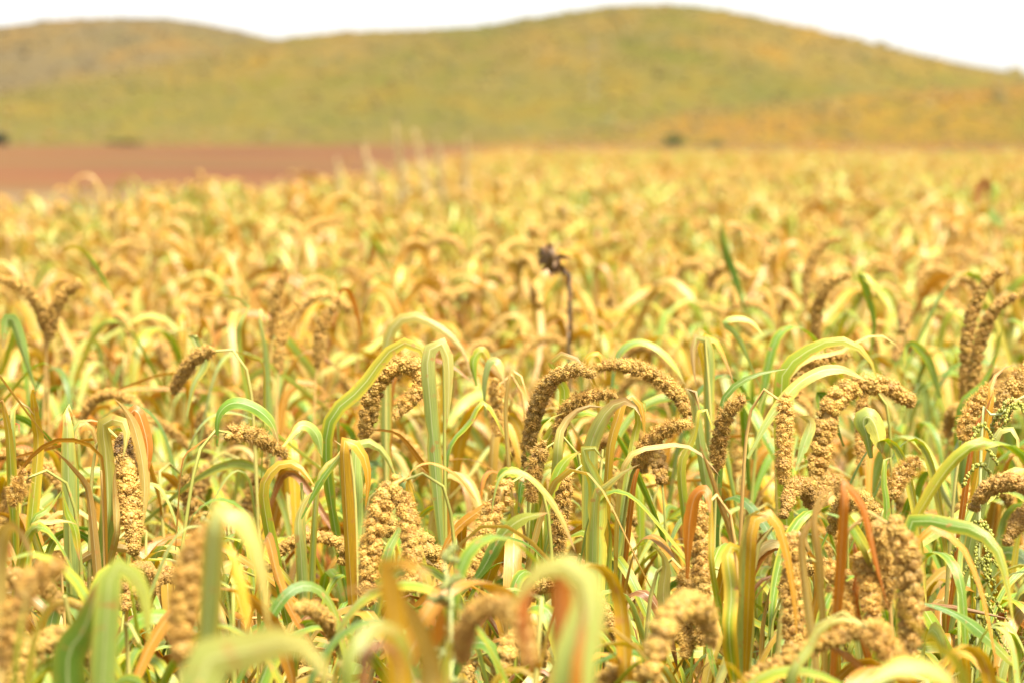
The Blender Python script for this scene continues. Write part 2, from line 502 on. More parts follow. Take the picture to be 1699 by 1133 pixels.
def random_leaf(z, az, rng, kind, x0=(0, 0), L=None, W=None, ns=22, nu=7):
    L = L or rng.uniform(0.24, 0.46)
    W = W or rng.triangular(0.005, 0.012, 0.027) * (1.0 if nu > 3 else 1.05)
    if kind in ('tan', 'rust', 'red'): W *= rng.uniform(0.55, 0.9)
    n = 30
    v = np.linspace(0, 1, n)
    a0, a1 = R(rng.uniform(5, 30)), R(min(177, rng.normal(160, 18)))
    kk, sharp = rng.uniform(0.2, 0.48), rng.uniform(8, 30)
    lg = 1 / (1 + np.exp(-(v - kk) * sharp))
    lg = (lg - lg[0]) / (lg[-1] - lg[0])
    ang = a0 + (a1 - a0) * lg
    P = [np.array((x0[0], x0[1], z))]
    azv = az + rng.normal(0, 0.9) * v + 0.35 * np.sin(v * rng.uniform(3, 8) + rng.uniform(0, 6))
    for a, b in zip(ang, azv):
        P.append(P[-1] + np.array((math.cos(b) * math.sin(a), math.sin(b) * math.sin(a), math.cos(a))) * (L / n))
    S0 = (-math.sin(az), math.cos(az), 0)
    dry = kind in ('tan', 'rust', 'red', 'cream', 'orange')
    return blade(P, W, S0, kind, rng, ns=ns, nu=nu, fold=rng.uniform(0.1, 0.35) + (0.25 if dry else 0),
                 wave=rng.uniform(0.02, 0.09), twist=rng.normal(0, 1.7 if dry else 0.9), roll=rng.normal(0, 0.4))

def random_plant(seed, mixname, hi=True, height=None, has_ear=True):
    """List of (part, Geo, material slot) for a millet plant standing at the origin."""
    rng = np.random.default_rng(seed)
    H = height or rng.uniform(0.96, 1.06)
    az = rng.uniform(0, 2 * math.pi)
    lean = rng.normal(0, 0.03, 2)
    top = np.array((lean[0], lean[1], H))
    base = [np.array((0, 0, 0)), np.array((lean[0] * .2, lean[1] * .2, H * .35)), np.array((lean[0] * .6, lean[1] * .6, H * .7)), top]
    kind = rng.choice(['hang', 'hang', 'arch', 'arch', 'tilt'], p=[.25, .25, .2, .18, .12])
    L = rng.uniform(0.12, 0.19)
    if kind == 'hang':
        aa = np.linspace(R(5), R(rng.uniform(140, 168)), 8); sl = rng.uniform(0.006, 0.010)
        ped = bend(top, az, aa, sl)
        e = bend(ped[-1], az, np.linspace(aa[-1], min(aa[-1] + R(18), R(178)), 7), L / 7)
    elif kind == 'arch':
        aa = np.linspace(R(4), R(25), 4); ped = bend(top, az, aa, 0.015)
        e = bend(ped[-1], az, np.linspace(R(25), R(rng.uniform(130, 172)), 9), L / 9)
    else:
        aa = np.linspace(R(4), R(rng.uniform(30, 60)), 4); ped = bend(top, az, aa, 0.012)
        e = bend(ped[-1], az, np.linspace(aa[-1], aa[-1] + R(35), 7), L / 7)
    parts = []
    sk = {'fresh': 'green', 'turning': 'yellow', 'golden': 'yellow', 'dry': 'tan', 'far': 'tan'}[mixname]
    parts.append(('stem', stem_geo(base + list(ped[1:]), rng, sk, ns=30 if hi else 14, k=7 if hi else 4), 1))
    tint = EAR * np.exp(rng.normal(0, 0.08)) * np.array((1, 1 + rng.normal(0, 0.03), 1))
    if has_ear: parts.append(('ear', ear(e, rng.uniform(0.0078, 0.0118), rng, sub=2 if hi else 0, tint=tint, bristles=1100 if hi else 0, lobe=0.0063 if hi else 0.006), 2))
    up, lo = MIXES[mixname]
    a = az + rng.uniform(1.5, 4.5)
    hs = [H - rng.uniform(0.0, 0.05)]
    while hs[-1] > 0.52: hs.append(hs[-1] - rng.uniform(0.022, 0.052))
    if not hi: hs = hs[:12]
    for i, z in enumerate(hs):
        k = up[rng.integers(len(up))] if i < 7 else lo[rng.integers(len(lo))]
        f = z / H
        parts.append(('leaf', random_leaf(z, a, rng, k, x0=(lean[0] * f * f, lean[1] * f * f), ns=30 if hi else 16, nu=5 if hi else 3), 0))
        a += math.pi + rng.normal(0, 0.6)
    return parts
MATS = [M_LEAF, M_STEM, M_EAR]
# ------------------------------------------------------------------ ground, red field, hills
def sheet(name, pts, z, mat):
    me = bpy.data.meshes.new(name)
    me.from_pydata([(x, y, z) for x, y in pts], [], [tuple(range(len(pts)))])
    me.materials.append(mat)
    return tag(obj(name, me, None), kind='structure')
M_SOIL = ground_material('soil', [(0.3, (0.07, 0.04, 0.018)), (0.55, (0.13, 0.08, 0.032)), (0.75, (0.19, 0.13, 0.05))], 3.0)
sheet('ground', [(-3000, -200), (3000, -200), (3000, 3000), (-3000, 3000)], 0.0, M_SOIL)
M_RED = ground_material('red_crop', [(0.40, (0.045, 0.017, 0.006)), (0.5, (0.118, 0.034, 0.009)), (0.58, (0.105, 0.066, 0.014))], 0.05,
                        stretch=(0.5, 1.0, 1), second=(0.03, [(0.42, (0.105, 0.029, 0.009)), (0.56, (0.085, 0.060, 0.014))], 0.45), bump=0.6, bdist=0.3)
sheet('red_field', [(-160, 52), (-1, 68), (60, 70), (140, 398), (-160, 398)], 0.02, M_RED)

def hill(name, sil, r0, rr, mat, a0=-1500, a1=3300, na=240, nr=60, back=500, rough=0.5, seed=1):
    """A hill whose crest, at distance rr, follows the skyline sil (photo x, photo y)."""
    rng = np.random.default_rng(seed)
    ax = np.linspace(a0, a1, na)
    ys = np.interp(ax, [p[0] for p in sil], [p[1] for p in sil])
    k = np.exp(-np.linspace(-2, 2, 9) ** 2); k /= k.sum()
    ys = np.convolve(np.pad(ys, 4, mode='edge'), k, mode='valid')
    crest = EYE + rr * (225 - ys) / FPX
    r = np.concatenate([np.linspace(r0, rr, nr), rr + np.linspace(0, 1, 16)[1:] ** 1.5 * back])
    t = (r - r0) / (rr - r0)
    prof = np.where(t <= 1, (t * 0.55 + 0.45 * smooth01(t)), 1 - 0.9 * smooth01((r - rr) / back))
    Z = crest[:, None] * prof[None, :] - 0.6 * (1 - np.clip(t, 0, 1))[None, :]
    for _ in range(26):                     # shallow folds and spurs
        fx, fr, ph = rng.uniform(0.002, 0.02), rng.uniform(0.01, 0.08), rng.uniform(0, 6)
        Z += rough * 0.1 * np.sin(ax[:, None] * fx + r[None, :] * fr + ph) * np.clip(t, 0, 1)[None, :] * (1 - 0.7 * np.exp(-((t[None, :] - 1) / .12) ** 2))
    X = (ax[:, None] - 849.5) / FPX * r[None, :]
    Yy = np.broadcast_to(r[None, :], Z.shape)
    g = Geo().add(np.stack([X, Yy, Z], -1).reshape(-1, 3), grid_faces(na, len(r))[:, ::-1], (0.3, 0.3, 0.1))
    tag(obj(name, g, mat), kind='structure')
    def height(px, rad):
        i = np.interp(px, ax, np.arange(na)); j = np.interp(rad, r, np.arange(len(r)))
        return Z[int(round(i)), int(round(j))]
    return height

def hill_material(name, big, small, s1, s2, green=None):
    m, t = new_mat(name)
    L = t.links
    tc = N(t, 'ShaderNodeTexCoord')
    mp = N(t, 'ShaderNodeMapping'); mp.inputs['Scale'].default_value = (1, 0.45, 1.6)
    L.new(tc.outputs['Object'], mp.inputs['Vector'])
    n1 = N(t, 'ShaderNodeTexNoise', Scale=s1, Detail=4.0, Roughness=0.6); L.new(mp.outputs[0], n1.inputs['Vector'])
    n2 = N(t, 'ShaderNodeTexNoise', Scale=s2, Detail=5.0, Roughness=0.7); L.new(mp.outputs[0], n2.inputs['Vector'])
    n3 = N(t, 'ShaderNodeTexVoronoi', Scale=s2 * 4); L.new(mp.outputs[0], n3.inputs['Vector'])
    c1 = ramp(t, n1.outputs[0], big)
    c2 = ramp(t, n2.outputs[0], small)
    c = mix(t, 0.5, c1, c2)
    if green:                                   # a greener belt of meadow low on the slope
        sz = N(t, 'ShaderNodeSeparateXYZ'); L.new(tc.outputs['Object'], sz.inputs[0])
        ad = N(t, 'ShaderNodeMath', operation='MULTIPLY_ADD'); ad.inputs[1].default_value = 16.0; ad.inputs[2].default_value = -8.0
        L.new(n1.outputs[0], ad.inputs[0])
        ss = N(t, 'ShaderNodeMath', operation='ADD'); L.new(sz.outputs[2], ss.inputs[0]); L.new(ad.outputs[0], ss.inputs[1])
        sc_ = N(t, 'ShaderNodeMath', operation='MULTIPLY'); sc_.inputs[1].default_value = 1 / 40.0; L.new(ss.outputs[0], sc_.inputs[0])
        belt = ramp(t, sc_.outputs[0], [(0.0, (.2, .2, .2)), (0.10, (.5, .5, .5)), (0.28, (.4, .4, .4)), (0.5, (0, 0, 0))])
        c = mix(t, belt, c, green)
    v = ramp(t, n3.outputs['Distance'], [(0.0, (0.72, 0.74, 0.7)), (0.5, (1.1, 1.1, 1.1))])
    c = mix(t, 0.6, c, mix(t, 1.0, c, v, 'MULTIPLY'))
    p = N(t, 'ShaderNodeBsdfPrincipled', Roughness=0.95)
    p.inputs['Specular IOR Level'].default_value = 0.1
    L.new(c, p.inputs['Base Color'])
    b = N(t, 'ShaderNodeBump', Strength=0.5, Distance=1.0); L.new(n2.outputs[0], b.inputs['Height']); L.new(b.outputs[0], p.inputs['Normal'])
    out = N(t, 'ShaderNodeOutputMaterial'); L.new(p.outputs[0], out.inputs[0])
    return m
OL, TN, OR, MV, GR, YE = (0.078, 0.060, 0.009), (0.102, 0.069, 0.014), (0.142, 0.070, 0.007), (0.080, 0.055, 0.025), (0.041, 0.051, 0.007), (0.112, 0.078, 0.008)
M_HILL = hill_material('hill_scrub', [(0.38, GR), (0.46, OL), (0.52, TN), (0.58, YE)], [(0.36, GR), (0.44, OL), (0.50, MV), (0.55, TN), (0.60, OR)], 0.014, 0.06, green=(0.060, 0.062, 0.008))
FM, FO = (0.076, 0.057, 0.028), (0.072, 0.060, 0.016)
M_HILL2 = hill_material('far_hill_scrub', [(0.32, FO), (0.46, FM), (0.62, FM)], [(0.38, FO), (0.46, FM), (0.54, TN), (0.62, OR)], 0.010, 0.04)
M_HILL3 = hill_material('slope_scrub', [(0.38, GR), (0.45, YE), (0.54, OR)], [(0.38, GR), (0.45, YE), (0.53, OR), (0.63, TN)], 0.025, 0.07)
hill_h = hill('hill', [(-700, 232), (-300, 205), (0, 160), (130, 133), (330, 98), (460, 64), (560, 55), (700, 49), (800, 44), (900, 27), (1000, 12), (1090, 7), (1180, 13), (1260, 30), (1350, 50), (1450, 74), (1560, 100), (1699, 125), (2100, 190), (2600, 225)], 380, 620, M_HILL, seed=3)
far_h = hill('far_hill', [(-900, 170), (-400, 85), (0, 45), (80, 35), (180, 31), (280, 30), (340, 39), (400, 51), (460, 66), (600, 108), (800, 165), (1100, 225)], 700, 1050, M_HILL2, a1=1500, seed=5, rough=0.8)
low_h = hill('low_slope', [(500, 242), (850, 229), (1000, 207), (1150, 188), (1300, 170), (1450, 157), (1699, 142), (2200, 120), (2800, 140)], 345, 430, M_HILL3, a0=500, a1=3300, na=160, nr=36, back=120, seed=8, rough=0.3)

def scrub(name, hf, px0, px1, r0, r1, n, size, tints, seed, mean=(0.075, 0.062, 0.016)):
    rng = np.random.default_rng(seed)
    r = np.sqrt(rng.uniform(r0 ** 2, r1 ** 2, n)); px = rng.uniform(px0, px1, n)
    z = np.array([hf(a, q) for a, q in zip(px, r)])
    P = np.stack([(px - 849.5) / FPX * r, r, z], 1)
    bv, bf = ICO[1]
    s = size * np.exp(rng.normal(0, 0.45, n))
    # neighbours share a kind: colour from a slow random field plus noise
    f = np.sin(P[:, 0] * .11 + 2 * np.sin(P[:, 1] * .05)) + np.sin(P[:, 0] * .043 + P[:, 1] * .07 + 1) + rng.normal(0, .8, n)
    T = np.array(tints)[np.clip(((f + 2.4) / 4.8 * len(tints)).astype(int), 0, len(tints) - 1)] * np.exp(rng.normal(0, .1, (n, 1)))
    T = T * 0.5 + np.array(mean) * 0.5
    V = P[:, None] + bv[None] * (1 + rng.normal(0, .22, (n, len(bv), 1))) * s[:, None, None] * (1, 1, .75)
    F = (bf[None] + (np.arange(n) * len(bv))[:, None, None]).reshape(-1, 3)
    g = Geo().add(V.reshape(-1, 3), F, np.repeat(T, len(bv), 0), np.full((n * len(bv), 2), .3))
    tag(obj(name, g, M_SCRUB), kind='stuff')
M_SCRUB = leaf_material('scrub_leaf', 0.0, 0.8)
scrub('hill_scrub', hill_h, -500, 2300, 385, 640, 9000, 0.34, [GR, GR, OL, OL, YE, TN, OR], 21)
scrub('slope_scrub', low_h, 900, 2400, 348, 440, 3500, 0.3, [OL, YE, OR, GR, OR, YE], 22, mean=(0.105, 0.068, 0.013))
scrub('far_scrub', far_h, -500, 800, 705, 1060, 4000, 0.5, [FO, FO, FM, FM, TN, FM], 23, mean=FM)

# ------------------------------------------------------------------ shrubs at the foot of the hills, utility pole
m_bush = leaf_material('shrub_leaf', 0.2, 0.6)
def shrub(px, r, zb, wid, hgt, tint, label, seed):
    rng = np.random.default_rng(seed)
    x = (px - 849.5) / FPX * r
    t = tag(empty('shrub', (x, r, zb - 0.1)), label, 'shrub', 'dark shrubs at the foot of the hills')
    g = Geo()
    for k in range(4):
        a = rng.uniform(0, 6.28)
        g.join(tube([(0, 0, 0), (0.15 * wid * math.cos(a), 0.15 * wid * math.sin(a), hgt * 0.35), (0.3 * wid * math.cos(a), 0.3 * wid * math.sin(a), hgt * 0.75)], (0.08, 0.03), (0.14, 0.09, 0.05), ns=6, k=5))
    obj('trunk', g, M_STEM, t)
    n = 1500
    cl = rng.normal(0, 1, (9, 3)) * (0.26 * wid, 0.26 * wid, 0.18 * hgt) + (0, 0, 0.55 * hgt)
    p = cl[rng.integers(0, 9, n)] + rng.normal(0, 1, (n, 3)) * (0.13 * wid, 0.13 * wid, 0.13 * hgt)
    p[:, 2] = np.clip(p[:, 2], 0.05, None)
    a = unit(rng.normal(0, 1, (n, 3))); b = unit(np.cross(a, rng.normal(0, 1, (n, 3))))
    s = 0.055 * wid * rng.uniform(0.6, 1.4, (n, 1))
    V = np.stack([p - a * s, p + b * s * .5, p + a * s, p - b * s * .5], 1).reshape(-1, 3)
    C = np.repeat(np.array(tint) * np.exp(rng.normal(0, 0.3, (n, 1))), 4, 0)
    obj('crown', Geo().add(V, np.arange(n * 4).reshape(-1, 4), C, np.full((n * 4, 2), 0.3)), m_bush, t)
shrub(-2, 372, 0, 3.2, 1.9, (0.018, 0.035, 0.022), 'dark blue green shrub at the left edge of the photo, above the red field', 1)
shrub(208, 376, 0, 4.0, 1.0, (0.068, 0.08, 0.02), 'small dull green shrub at the far edge of the red field', 2)
shrub(1118, 350, low_h(1118, 350), 4.6, 1.5, (0.062, 0.08, 0.018), 'wide dark green shrub between the golden field and the hill, left of a smaller one', 3)
shrub(1182, 348, low_h(1182, 348), 3.2, 1.2, (0.06, 0.075, 0.018), 'smaller dark green shrub low on the field edge, right of a wider one', 4)

def grey_mat():
    m, t = new_mat('pale_concrete')
    p = N(t, 'ShaderNodeBsdfPrincipled', Roughness=0.8)
    n = N(t, 'ShaderNodeTexNoise', Scale=2.0, Detail=5.0)
    tc = N(t, 'ShaderNodeTexCoord'); t.links.new(tc.outputs['Object'], n.inputs['Vector'])
    t.links.new(ramp(t, n.outputs[0], [(0.3, (0.16, 0.155, 0.14)), (0.7, (0.24, 0.235, 0.21))]), p.inputs['Base Color'])
    o = N(t, 'ShaderNodeOutputMaterial'); t.links.new(p.outputs[0], o.inputs[0])
    return m
M_POLE = grey_mat()
rp = min(np.linspace(385, 600, 200), key=lambda q: abs(225 - FPX * (hill_h(984, q) - EYE) / q - 165))
hp = rp * 100 / FPX
pole = tag(empty('utility_pole', ((984 - 849.5) / FPX * rp, rp, hill_h(984, rp) - 0.3)), 'faint pale concrete utility pole standing on the hillside', 'pole')
obj('shaft', tube([(0, 0, 0), (0, 0, hp)], (0.07, 0.045), (0.5, 0.5, 0.48), ns=8, k=10), M_POLE, pole)
obj('crossarm', tube([(-0.9, 0.17, hp - 0.8), (0.9, 0.17, hp - 0.8)], 0.06, (0.5, 0.5, 0.48), ns=3, k=6), M_POLE, pole)
for q in (-0.8, 0.0, 0.8):
    obj('insulator', tube([(q, 0.17, hp - 0.75), (q, 0.17, hp - 0.55), (q, 0.17, hp - 0.45)], (0.04, 0.09, 0.03), (0.6, 0.6, 0.6), ns=6, k=8), M_POLE, pole)
# ------------------------------------------------------------------ the millet plants one can pick out in the photo
# e: the head from its stem end to its tip (photo x, y); Y: distance in metres; w: head width in photo pixels
# lv: leaves (path from the stem outwards, width px, turn towards the viewer in degrees, colour, depth offset)
HEROES = [
 dict(l='head bent into a tight hoop under a folded green leaf, left of the green stalk', Y=2.95, w=37, k='green',
      e=[(606, 735), (611, 690), (622, 645), (646, 612), (675, 604), (699, 618), (697, 642), (676, 668), (655, 692)],
      lv=[([(540, 735), (600, 645), (645, 582), (672, 565), (690, 566), (706, 585), (715, 620), (719, 660), (723, 700)], 24, 70, 'green', -.06),
          ([(560, 700), (600, 660), (650, 605), (700, 571)], 12, 40, 'lime', .04)]),
 dict(l='thick green stalk with a blue green leaf hanging flat beside it, no head showing', Y=2.85, k='green', st=[(735, 566), (738, 640), (737, 720), (738, 800), (739, 870)],
      lv=[([(712, 650), (708, 605), (714, 572), (724, 562), (737, 567), (744, 592), (745, 645), (741, 712)], 27, 82, 'pale', -.03),
          ([(740, 760), (780, 700), (800, 660), (830, 705), (850, 760)], 20, 50, 'green', .03),
          ([(738, 820), (700, 770), (660, 720), (610, 712)], 16, 45, 'gold', .02)]),
 dict(l='broad cream topped leaf arching in the soft row above the hooped head', Y=3.35, k='yellow', st=[(640, 600), (640, 680)],
      lv=[([(640, 600), (655, 540), (678, 522), (719, 537), (757, 566), (775, 594), (781, 625)], 22, 60, 'pale', 0),
          ([(650, 640), (690, 600), (740, 600), (790, 640)], 16, 40, 'orange', .02)]),
 dict(l='long head rising and curving right towards another arched head', Y=2.85, w=33, k='green',
      e=[(878, 795), (880, 735), (887, 690), (900, 652), (919, 627), (944, 615), (965, 613), (983, 621)],
      lv=[([(935, 690), (925, 625), (905, 592), (940, 587), (965, 600), (985, 640)], 22, 55, 'lime', .05),
          ([(890, 800), (925, 770), (945, 752), (975, 752)], 24, 50, 'green', -.08),
          ([(840, 720), (842, 650), (852, 596), (870, 640), (885, 700)], 9, 60, 'cream', .02)]),
 dict(l='head arched over to the left like a bridge, its stem on the right', Y=2.9, w=30, k='yellow',
      e=[(1150, 700), (1131, 664), (1112, 643), (1090, 625), (1060, 611), (1030, 606), (1005, 606), (987, 611)],
      lv=[([(1160, 720), (1150, 655), (1130, 640), (1152, 642), (1162, 690)], 20, 60, 'pale', -.03),
          ([(1010, 700), (1019, 610), (1035, 577), (1061, 566), (1089, 577), (1118, 606), (1138, 640)], 19, 45, 'blue', .35),
          ([(1000, 720), (985, 640), (970, 600), (995, 585), (1005, 630)], 14, 60, 'yellow', .1)]),
 dict(l='short head curling right under the two long arched heads', Y=2.8, w=26, k='green',
      e=[(925, 740), (932, 700), (945, 674), (972, 658), (1000, 653), (1018, 655)],
      lv=[([(893, 760), (898, 715), (912, 692), (935, 685)], 12, 50, 'lime', -.05),
          ([(925, 760), (928, 720), (944, 690), (975, 672), (1001, 675)], 22, 55, 'pale', -.08),
          ([(1020, 665), (1024, 690)], 12, 40, 'orange', -.02)]),
 dict(l='plant with a pair of broad lime green leaves folding over below the bridge shaped head', Y=2.72, k='yellow', st=[(1000, 745), (996, 800), (992, 860)],
      lv=[([(978, 775), (986, 722), (1004, 685), (1030, 663), (1052, 668), (1065, 694)], 34, 65, 'pale', 0),
          ([(1010, 760), (1024, 700), (1034, 660), (1055, 652), (1068, 690), (1070, 740)], 22, 50, 'yellow', .04),
          ([(1050, 740), (1060, 700), (1052, 662), (1068, 655), (1072, 690)], 18, 60, 'blue', .08)]),
 dict(l='knobbly head leaning right behind the flat topped pale leaf', Y=2.75, w=30, k='green',
      e=[(1058, 770), (1068, 745), (1086, 725), (1112, 709), (1142, 703)],
      lv=[([(1052, 800), (1080, 745), (1110, 716), (1132, 690)], 12, 40, 'orange', .03),
          ([(1030, 790), (1090, 742), (1150, 742), (1195, 790)], 12, 45, 'cream', -.05)]),
 dict(l='plant whose flat topped pale leaf crowns a long stalk, right of the sloping head', Y=2.62, k='green', st=[(990, 835), (987, 880), (985, 940)],
      lv=[([(990, 838), (986, 800), (973, 765), (962, 744), (985, 736), (1000, 760)], 38, 80, 'pale', 0),
          ([(985, 850), (1005, 810), (1030, 785), (1062, 769)], 24, 60, 'pale', -.03),
          ([(905, 860), (920, 800), (938, 765), (962, 748)], 22, 60, 'lime', .05),
          ([(1010, 930), (1010, 870), (1000, 840)], 14, 70, 'green', .02)]),
 dict(l='big soft head arching right, above the dark blue green hanging leaf', Y=2.98, w=44, k='yellow',
      e=[(1350, 810), (1360, 760), (1368, 710), (1384, 668), (1408, 645), (1440, 637), (1468, 640), (1490, 652), (1512, 668)],
      lv=[([(1240, 760), (1277, 693), (1320, 640), (1358, 616), (1390, 611), (1411, 617), (1438, 632)], 24, 55, 'pale', -.12),
          ([(1296, 660), (1315, 603), (1348, 576), (1390, 562), (1422, 572), (1446, 596), (1456, 630)], 30, 65, 'lime', -.05),
          ([(1445, 760), (1438, 722), (1432, 698), (1440, 690), (1452, 704), (1464, 752)], 34, 80, 'blue', -.15)]),
 dict(l='dark head hanging inside the arch of the big soft head', Y=3.08, w=24, k='green', e=[(1432, 655), (1431, 690), (1430, 730), (1428, 770)], hang=1,
      lv=[([(1400, 740), (1380, 690), (1360, 650), (1362, 700)], 18, 60, 'deep', .03)]),
 dict(l='plump head tilting up to the right, left of the long sloping green leaf', Y=2.8, w=30, k='yellow',
      e=[(1190, 780), (1193, 735), (1201, 700), (1214, 676), (1233, 661)],
      lv=[([(1195, 700), (1218, 645), (1250, 622), (1309, 611)], 20, 50, 'deep', .06),
          ([(1130, 800), (1150, 730), (1165, 660), (1185, 720)], 20, 60, 'green', .05)]),
 dict(l='straight narrow head hanging upright beside the long sloping leaf', Y=2.78, w=30, k='tan', e=[(1300, 655), (1302, 690), (1301, 740), (1299, 800)], hang=-1,
      lv=[([(1320, 780), (1335, 735), (1345, 700), (1325, 690)], 22, 60, 'pale', .05)]),
 dict(l='blurred head half hidden under the two broad arching leaves', Y=3.1, w=26, k='green', e=[(1318, 660), (1325, 622), (1345, 602), (1376, 590), (1405, 590)],
      lv=[([(1290, 690), (1330, 600), (1395, 585), (1430, 560), (1470, 555), (1500, 590)], 12, 50, 'cream', 0)]),
 dict(l='plant with a green and a yellow leaf hanging from one fold, upper right middle', Y=3.05, k='yellow', st=[(1170, 560), (1176, 640), (1180, 720)],
      lv=[([(1176, 660), (1178, 600), (1170, 555), (1152, 560), (1150, 600), (1155, 640)], 20, 70, 'pale', 0),
          ([(1174, 640), (1160, 570), (1176, 553), (1194, 575), (1210, 615), (1220, 642)], 16, 60, 'yellow', .02),
          ([(1260, 640), (1225, 560), (1200, 535), (1240, 530), (1270, 560)], 14, 45, 'pale', .3)]),
 dict(l='head with a scorched black collar under a torn dry leaf', Y=2.72, w=41, k='yellow', dark=(.12, .10, .9),
      e=[(203, 722), (206, 755), (211, 790), (216, 830), (220, 870), (222, 912)], hang=-1,
      lv=[([(176, 880), (178, 790), (172, 720), (168, 700), (200, 694), (212, 712), (204, 760)], 30, 70, 'pale', -.06),
          ([(232, 900), (240, 800), (225, 715), (208, 680), (190, 662)], 20, 70, 'cream', -.04),
          ([(222, 790), (225, 730), (214, 690), (228, 680), (245, 740), (240, 800)], 24, 60, 'orange', .03),
          ([(190, 900), (192, 840), (190, 790), (196, 760)], 14, 70, 'cream', -.06)]),
 dict(l='plant with a yellow margined flat topped leaf, left of the scorched head', Y=2.75, k='green', st=[(112, 740), (114, 790), (115, 850)],
      lv=[([(112, 730), (110, 700), (108, 672), (112, 664), (122, 690)], 34, 80, 'pale', 0),
          ([(120, 800), (116, 750), (122, 705), (145, 695), (170, 700)], 27, 70, 'blue', .02),
          ([(125, 790), (116, 720), (140, 694), (158, 720), (165, 770)], 18, 55, 'lime', .05)]),
 dict(l='plant with a stiff lime leaf standing up and a pale fold, near the left edge', Y=2.8, k='yellow', st=[(18, 680), (20, 740), (22, 800)],
      lv=[([(62, 760), (58, 700), (55, 660), (52, 644), (62, 650)], 24, 80, 'lime', .02),
          ([(20, 750), (20, 690), (25, 662), (45, 672), (58, 690)], 20, 60, 'pale', 0),
          ([(16, 740), (8, 690), (2, 655), (-10, 670)], 24, 60, 'lime', -.02),
          ([(20, 780), (18, 730), (30, 690), (32, 720)], 18, 60, 'orange', .03)]),
 dict(l='tan leaf bowing in a long arch left of the blue leaf', Y=2.6, k='tan', st=[(168, 780), (172, 850)],
      lv=[([(170, 780), (150, 745), (120, 728), (80, 735), (45, 765), (20, 810), (0, 850)], 14, 50, 'gold', 0),
          ([(150, 840), (130, 790), (105, 760), (80, 740)], 20, 60, 'tan', .05)]),
 dict(l='loose pale head nodding from a thin curved stem at the left side', Y=2.6, w=30, k='green', e=[(48, 788), (36, 797), (28, 812), (25, 832)], hang=1, loose=.3,
      lv=[([(104, 815), (112, 850), (125, 880), (132, 930)], 14, 60, 'lime', 0),
          ([(55, 885), (80, 845), (103, 812)], 22, 60, 'green', -.02),
          ([(55, 885), (80, 868), (105, 862), (130, 870)], 18, 55, 'pale', -.04)]),
 dict(l='stubby head tilted on a thin hair like stem, alone in the left middle', Y=3.1, w=26, k='yellow', e=[(353, 580), (335, 588), (316, 602), (300, 625), (288, 650)], hang=1,
      lv=[([(310, 690), (320, 640), (340, 600), (325, 570), (318, 552), (335, 600)], 22, 60, 'pale', .1),
          ([(438, 620), (424, 601), (395, 584), (362, 580)], 6, 40, 'lime', 0)]),
 dict(l='crumbly head lying almost flat under leaves in the left middle', Y=2.78, w=30, k='green', e=[(378, 722), (400, 716), (422, 722), (446, 736), (472, 752)], loose=.2,
      lv=[([(360, 740), (362, 690), (385, 668), (420, 675), (450, 700), (462, 735)], 22, 60, 'green', -.05),
          ([(300, 780), (320, 745), (350, 722), (380, 720)], 7, 40, 'gold', 0),
          ([(470, 740), (500, 705), (525, 720), (535, 760)], 22, 60, 'pale', -.05)]),
 dict(l='plant with two green leaves curving right under the flat lying head', Y=2.7, k='green', st=[(500, 800), (505, 870)],
      lv=[([(440, 850), (445, 790), (470, 765), (500, 775), (525, 812)], 26, 65, 'lime', 0),
          ([(525, 815), (560, 760), (575, 735), (555, 730)], 14, 60, 'pale', -.02),
          ([(500, 930), (494, 870), (505, 830), (525, 810)], 24, 70, 'pale', -.03)]),
 dict(l='pair of wide yellow and pale leaves falling like ribbons above the leaning twin heads', Y=2.62, k='yellow', st=[(580, 745), (590, 830)],
      lv=[([(570, 760), (580, 733), (600, 745), (612, 790), (605, 850)], 30, 70, 'yellow', 0),
          ([(590, 760), (612, 738), (635, 745), (652, 780), (660, 800)], 26, 65, 'pale', .03),
          ([(500, 860), (530, 800), (560, 760), (580, 735)], 16, 60, 'green', .02)]),
 dict(l='plump head leaning left, twin of the one beside it, below wide yellow leaves', Y=2.5, w=42, k='green', loose=.1,
      e=[(672, 793), (655, 803), (640, 825), (627, 858), (617, 900), (612, 950), (610, 1000)], hang=1,
      lv=[([(670, 800), (690, 774), (720, 768), (760, 790), (790, 830)], 7, 45, 'gold', 0),
          ([(690, 900), (685, 840), (672, 780), (690, 820)], 18, 60, 'lime', .05)]),
 dict(l='shorter plump head hanging right of its leaning twin', Y=2.53, w=38, k='yellow', e=[(664, 812), (672, 840), (681, 875), (685, 915), (684, 975)], hang=-1,
      lv=[([(640, 930), (650, 900), (665, 870), (655, 850)], 24, 60, 'blue', .04)]),
 dict(l='head with loose knobs at the top sloping down left under a folded green leaf', Y=2.52, w=38, k='green', loose=.22, e=[(842, 798), (828, 820), (815, 855), (802, 885), (790, 920), (780, 960)], hang=1,
      lv=[([(815, 850), (825, 800), (840, 782), (862, 782), (890, 800), (925, 845), (955, 915)], 13, 55, 'pale', -.03),
          ([(820, 815), (835, 785), (858, 784), (870, 800)], 22, 60, 'green', .03),
          ([(765, 985), (800, 945), (828, 895), (862, 862), (910, 850)], 26, 65, 'deep', -.08),
          ([(725, 930), (757, 878), (800, 843), (822, 826)], 18, 60, 'gold', .04)]),
 dict(l='slim upright head behind the long dark green slanting leaf', Y=2.68, w=34, k='yellow', e=[(938, 782), (934, 820), (928, 865), (927, 920)], hang=1,
      lv=[([(900, 930), (910, 880), (915, 830), (930, 800)], 22, 70, 'lime', .04)]),
 dict(l='slim slanting head just below the rising long head', Y=2.74, w=28, k='green', e=[(905, 735), (893, 760), (886, 790), (880, 830)], hang=1,
      lv=[([(860, 850), (866, 800), (880, 770), (870, 740)], 18, 60, 'deep', .05)]),
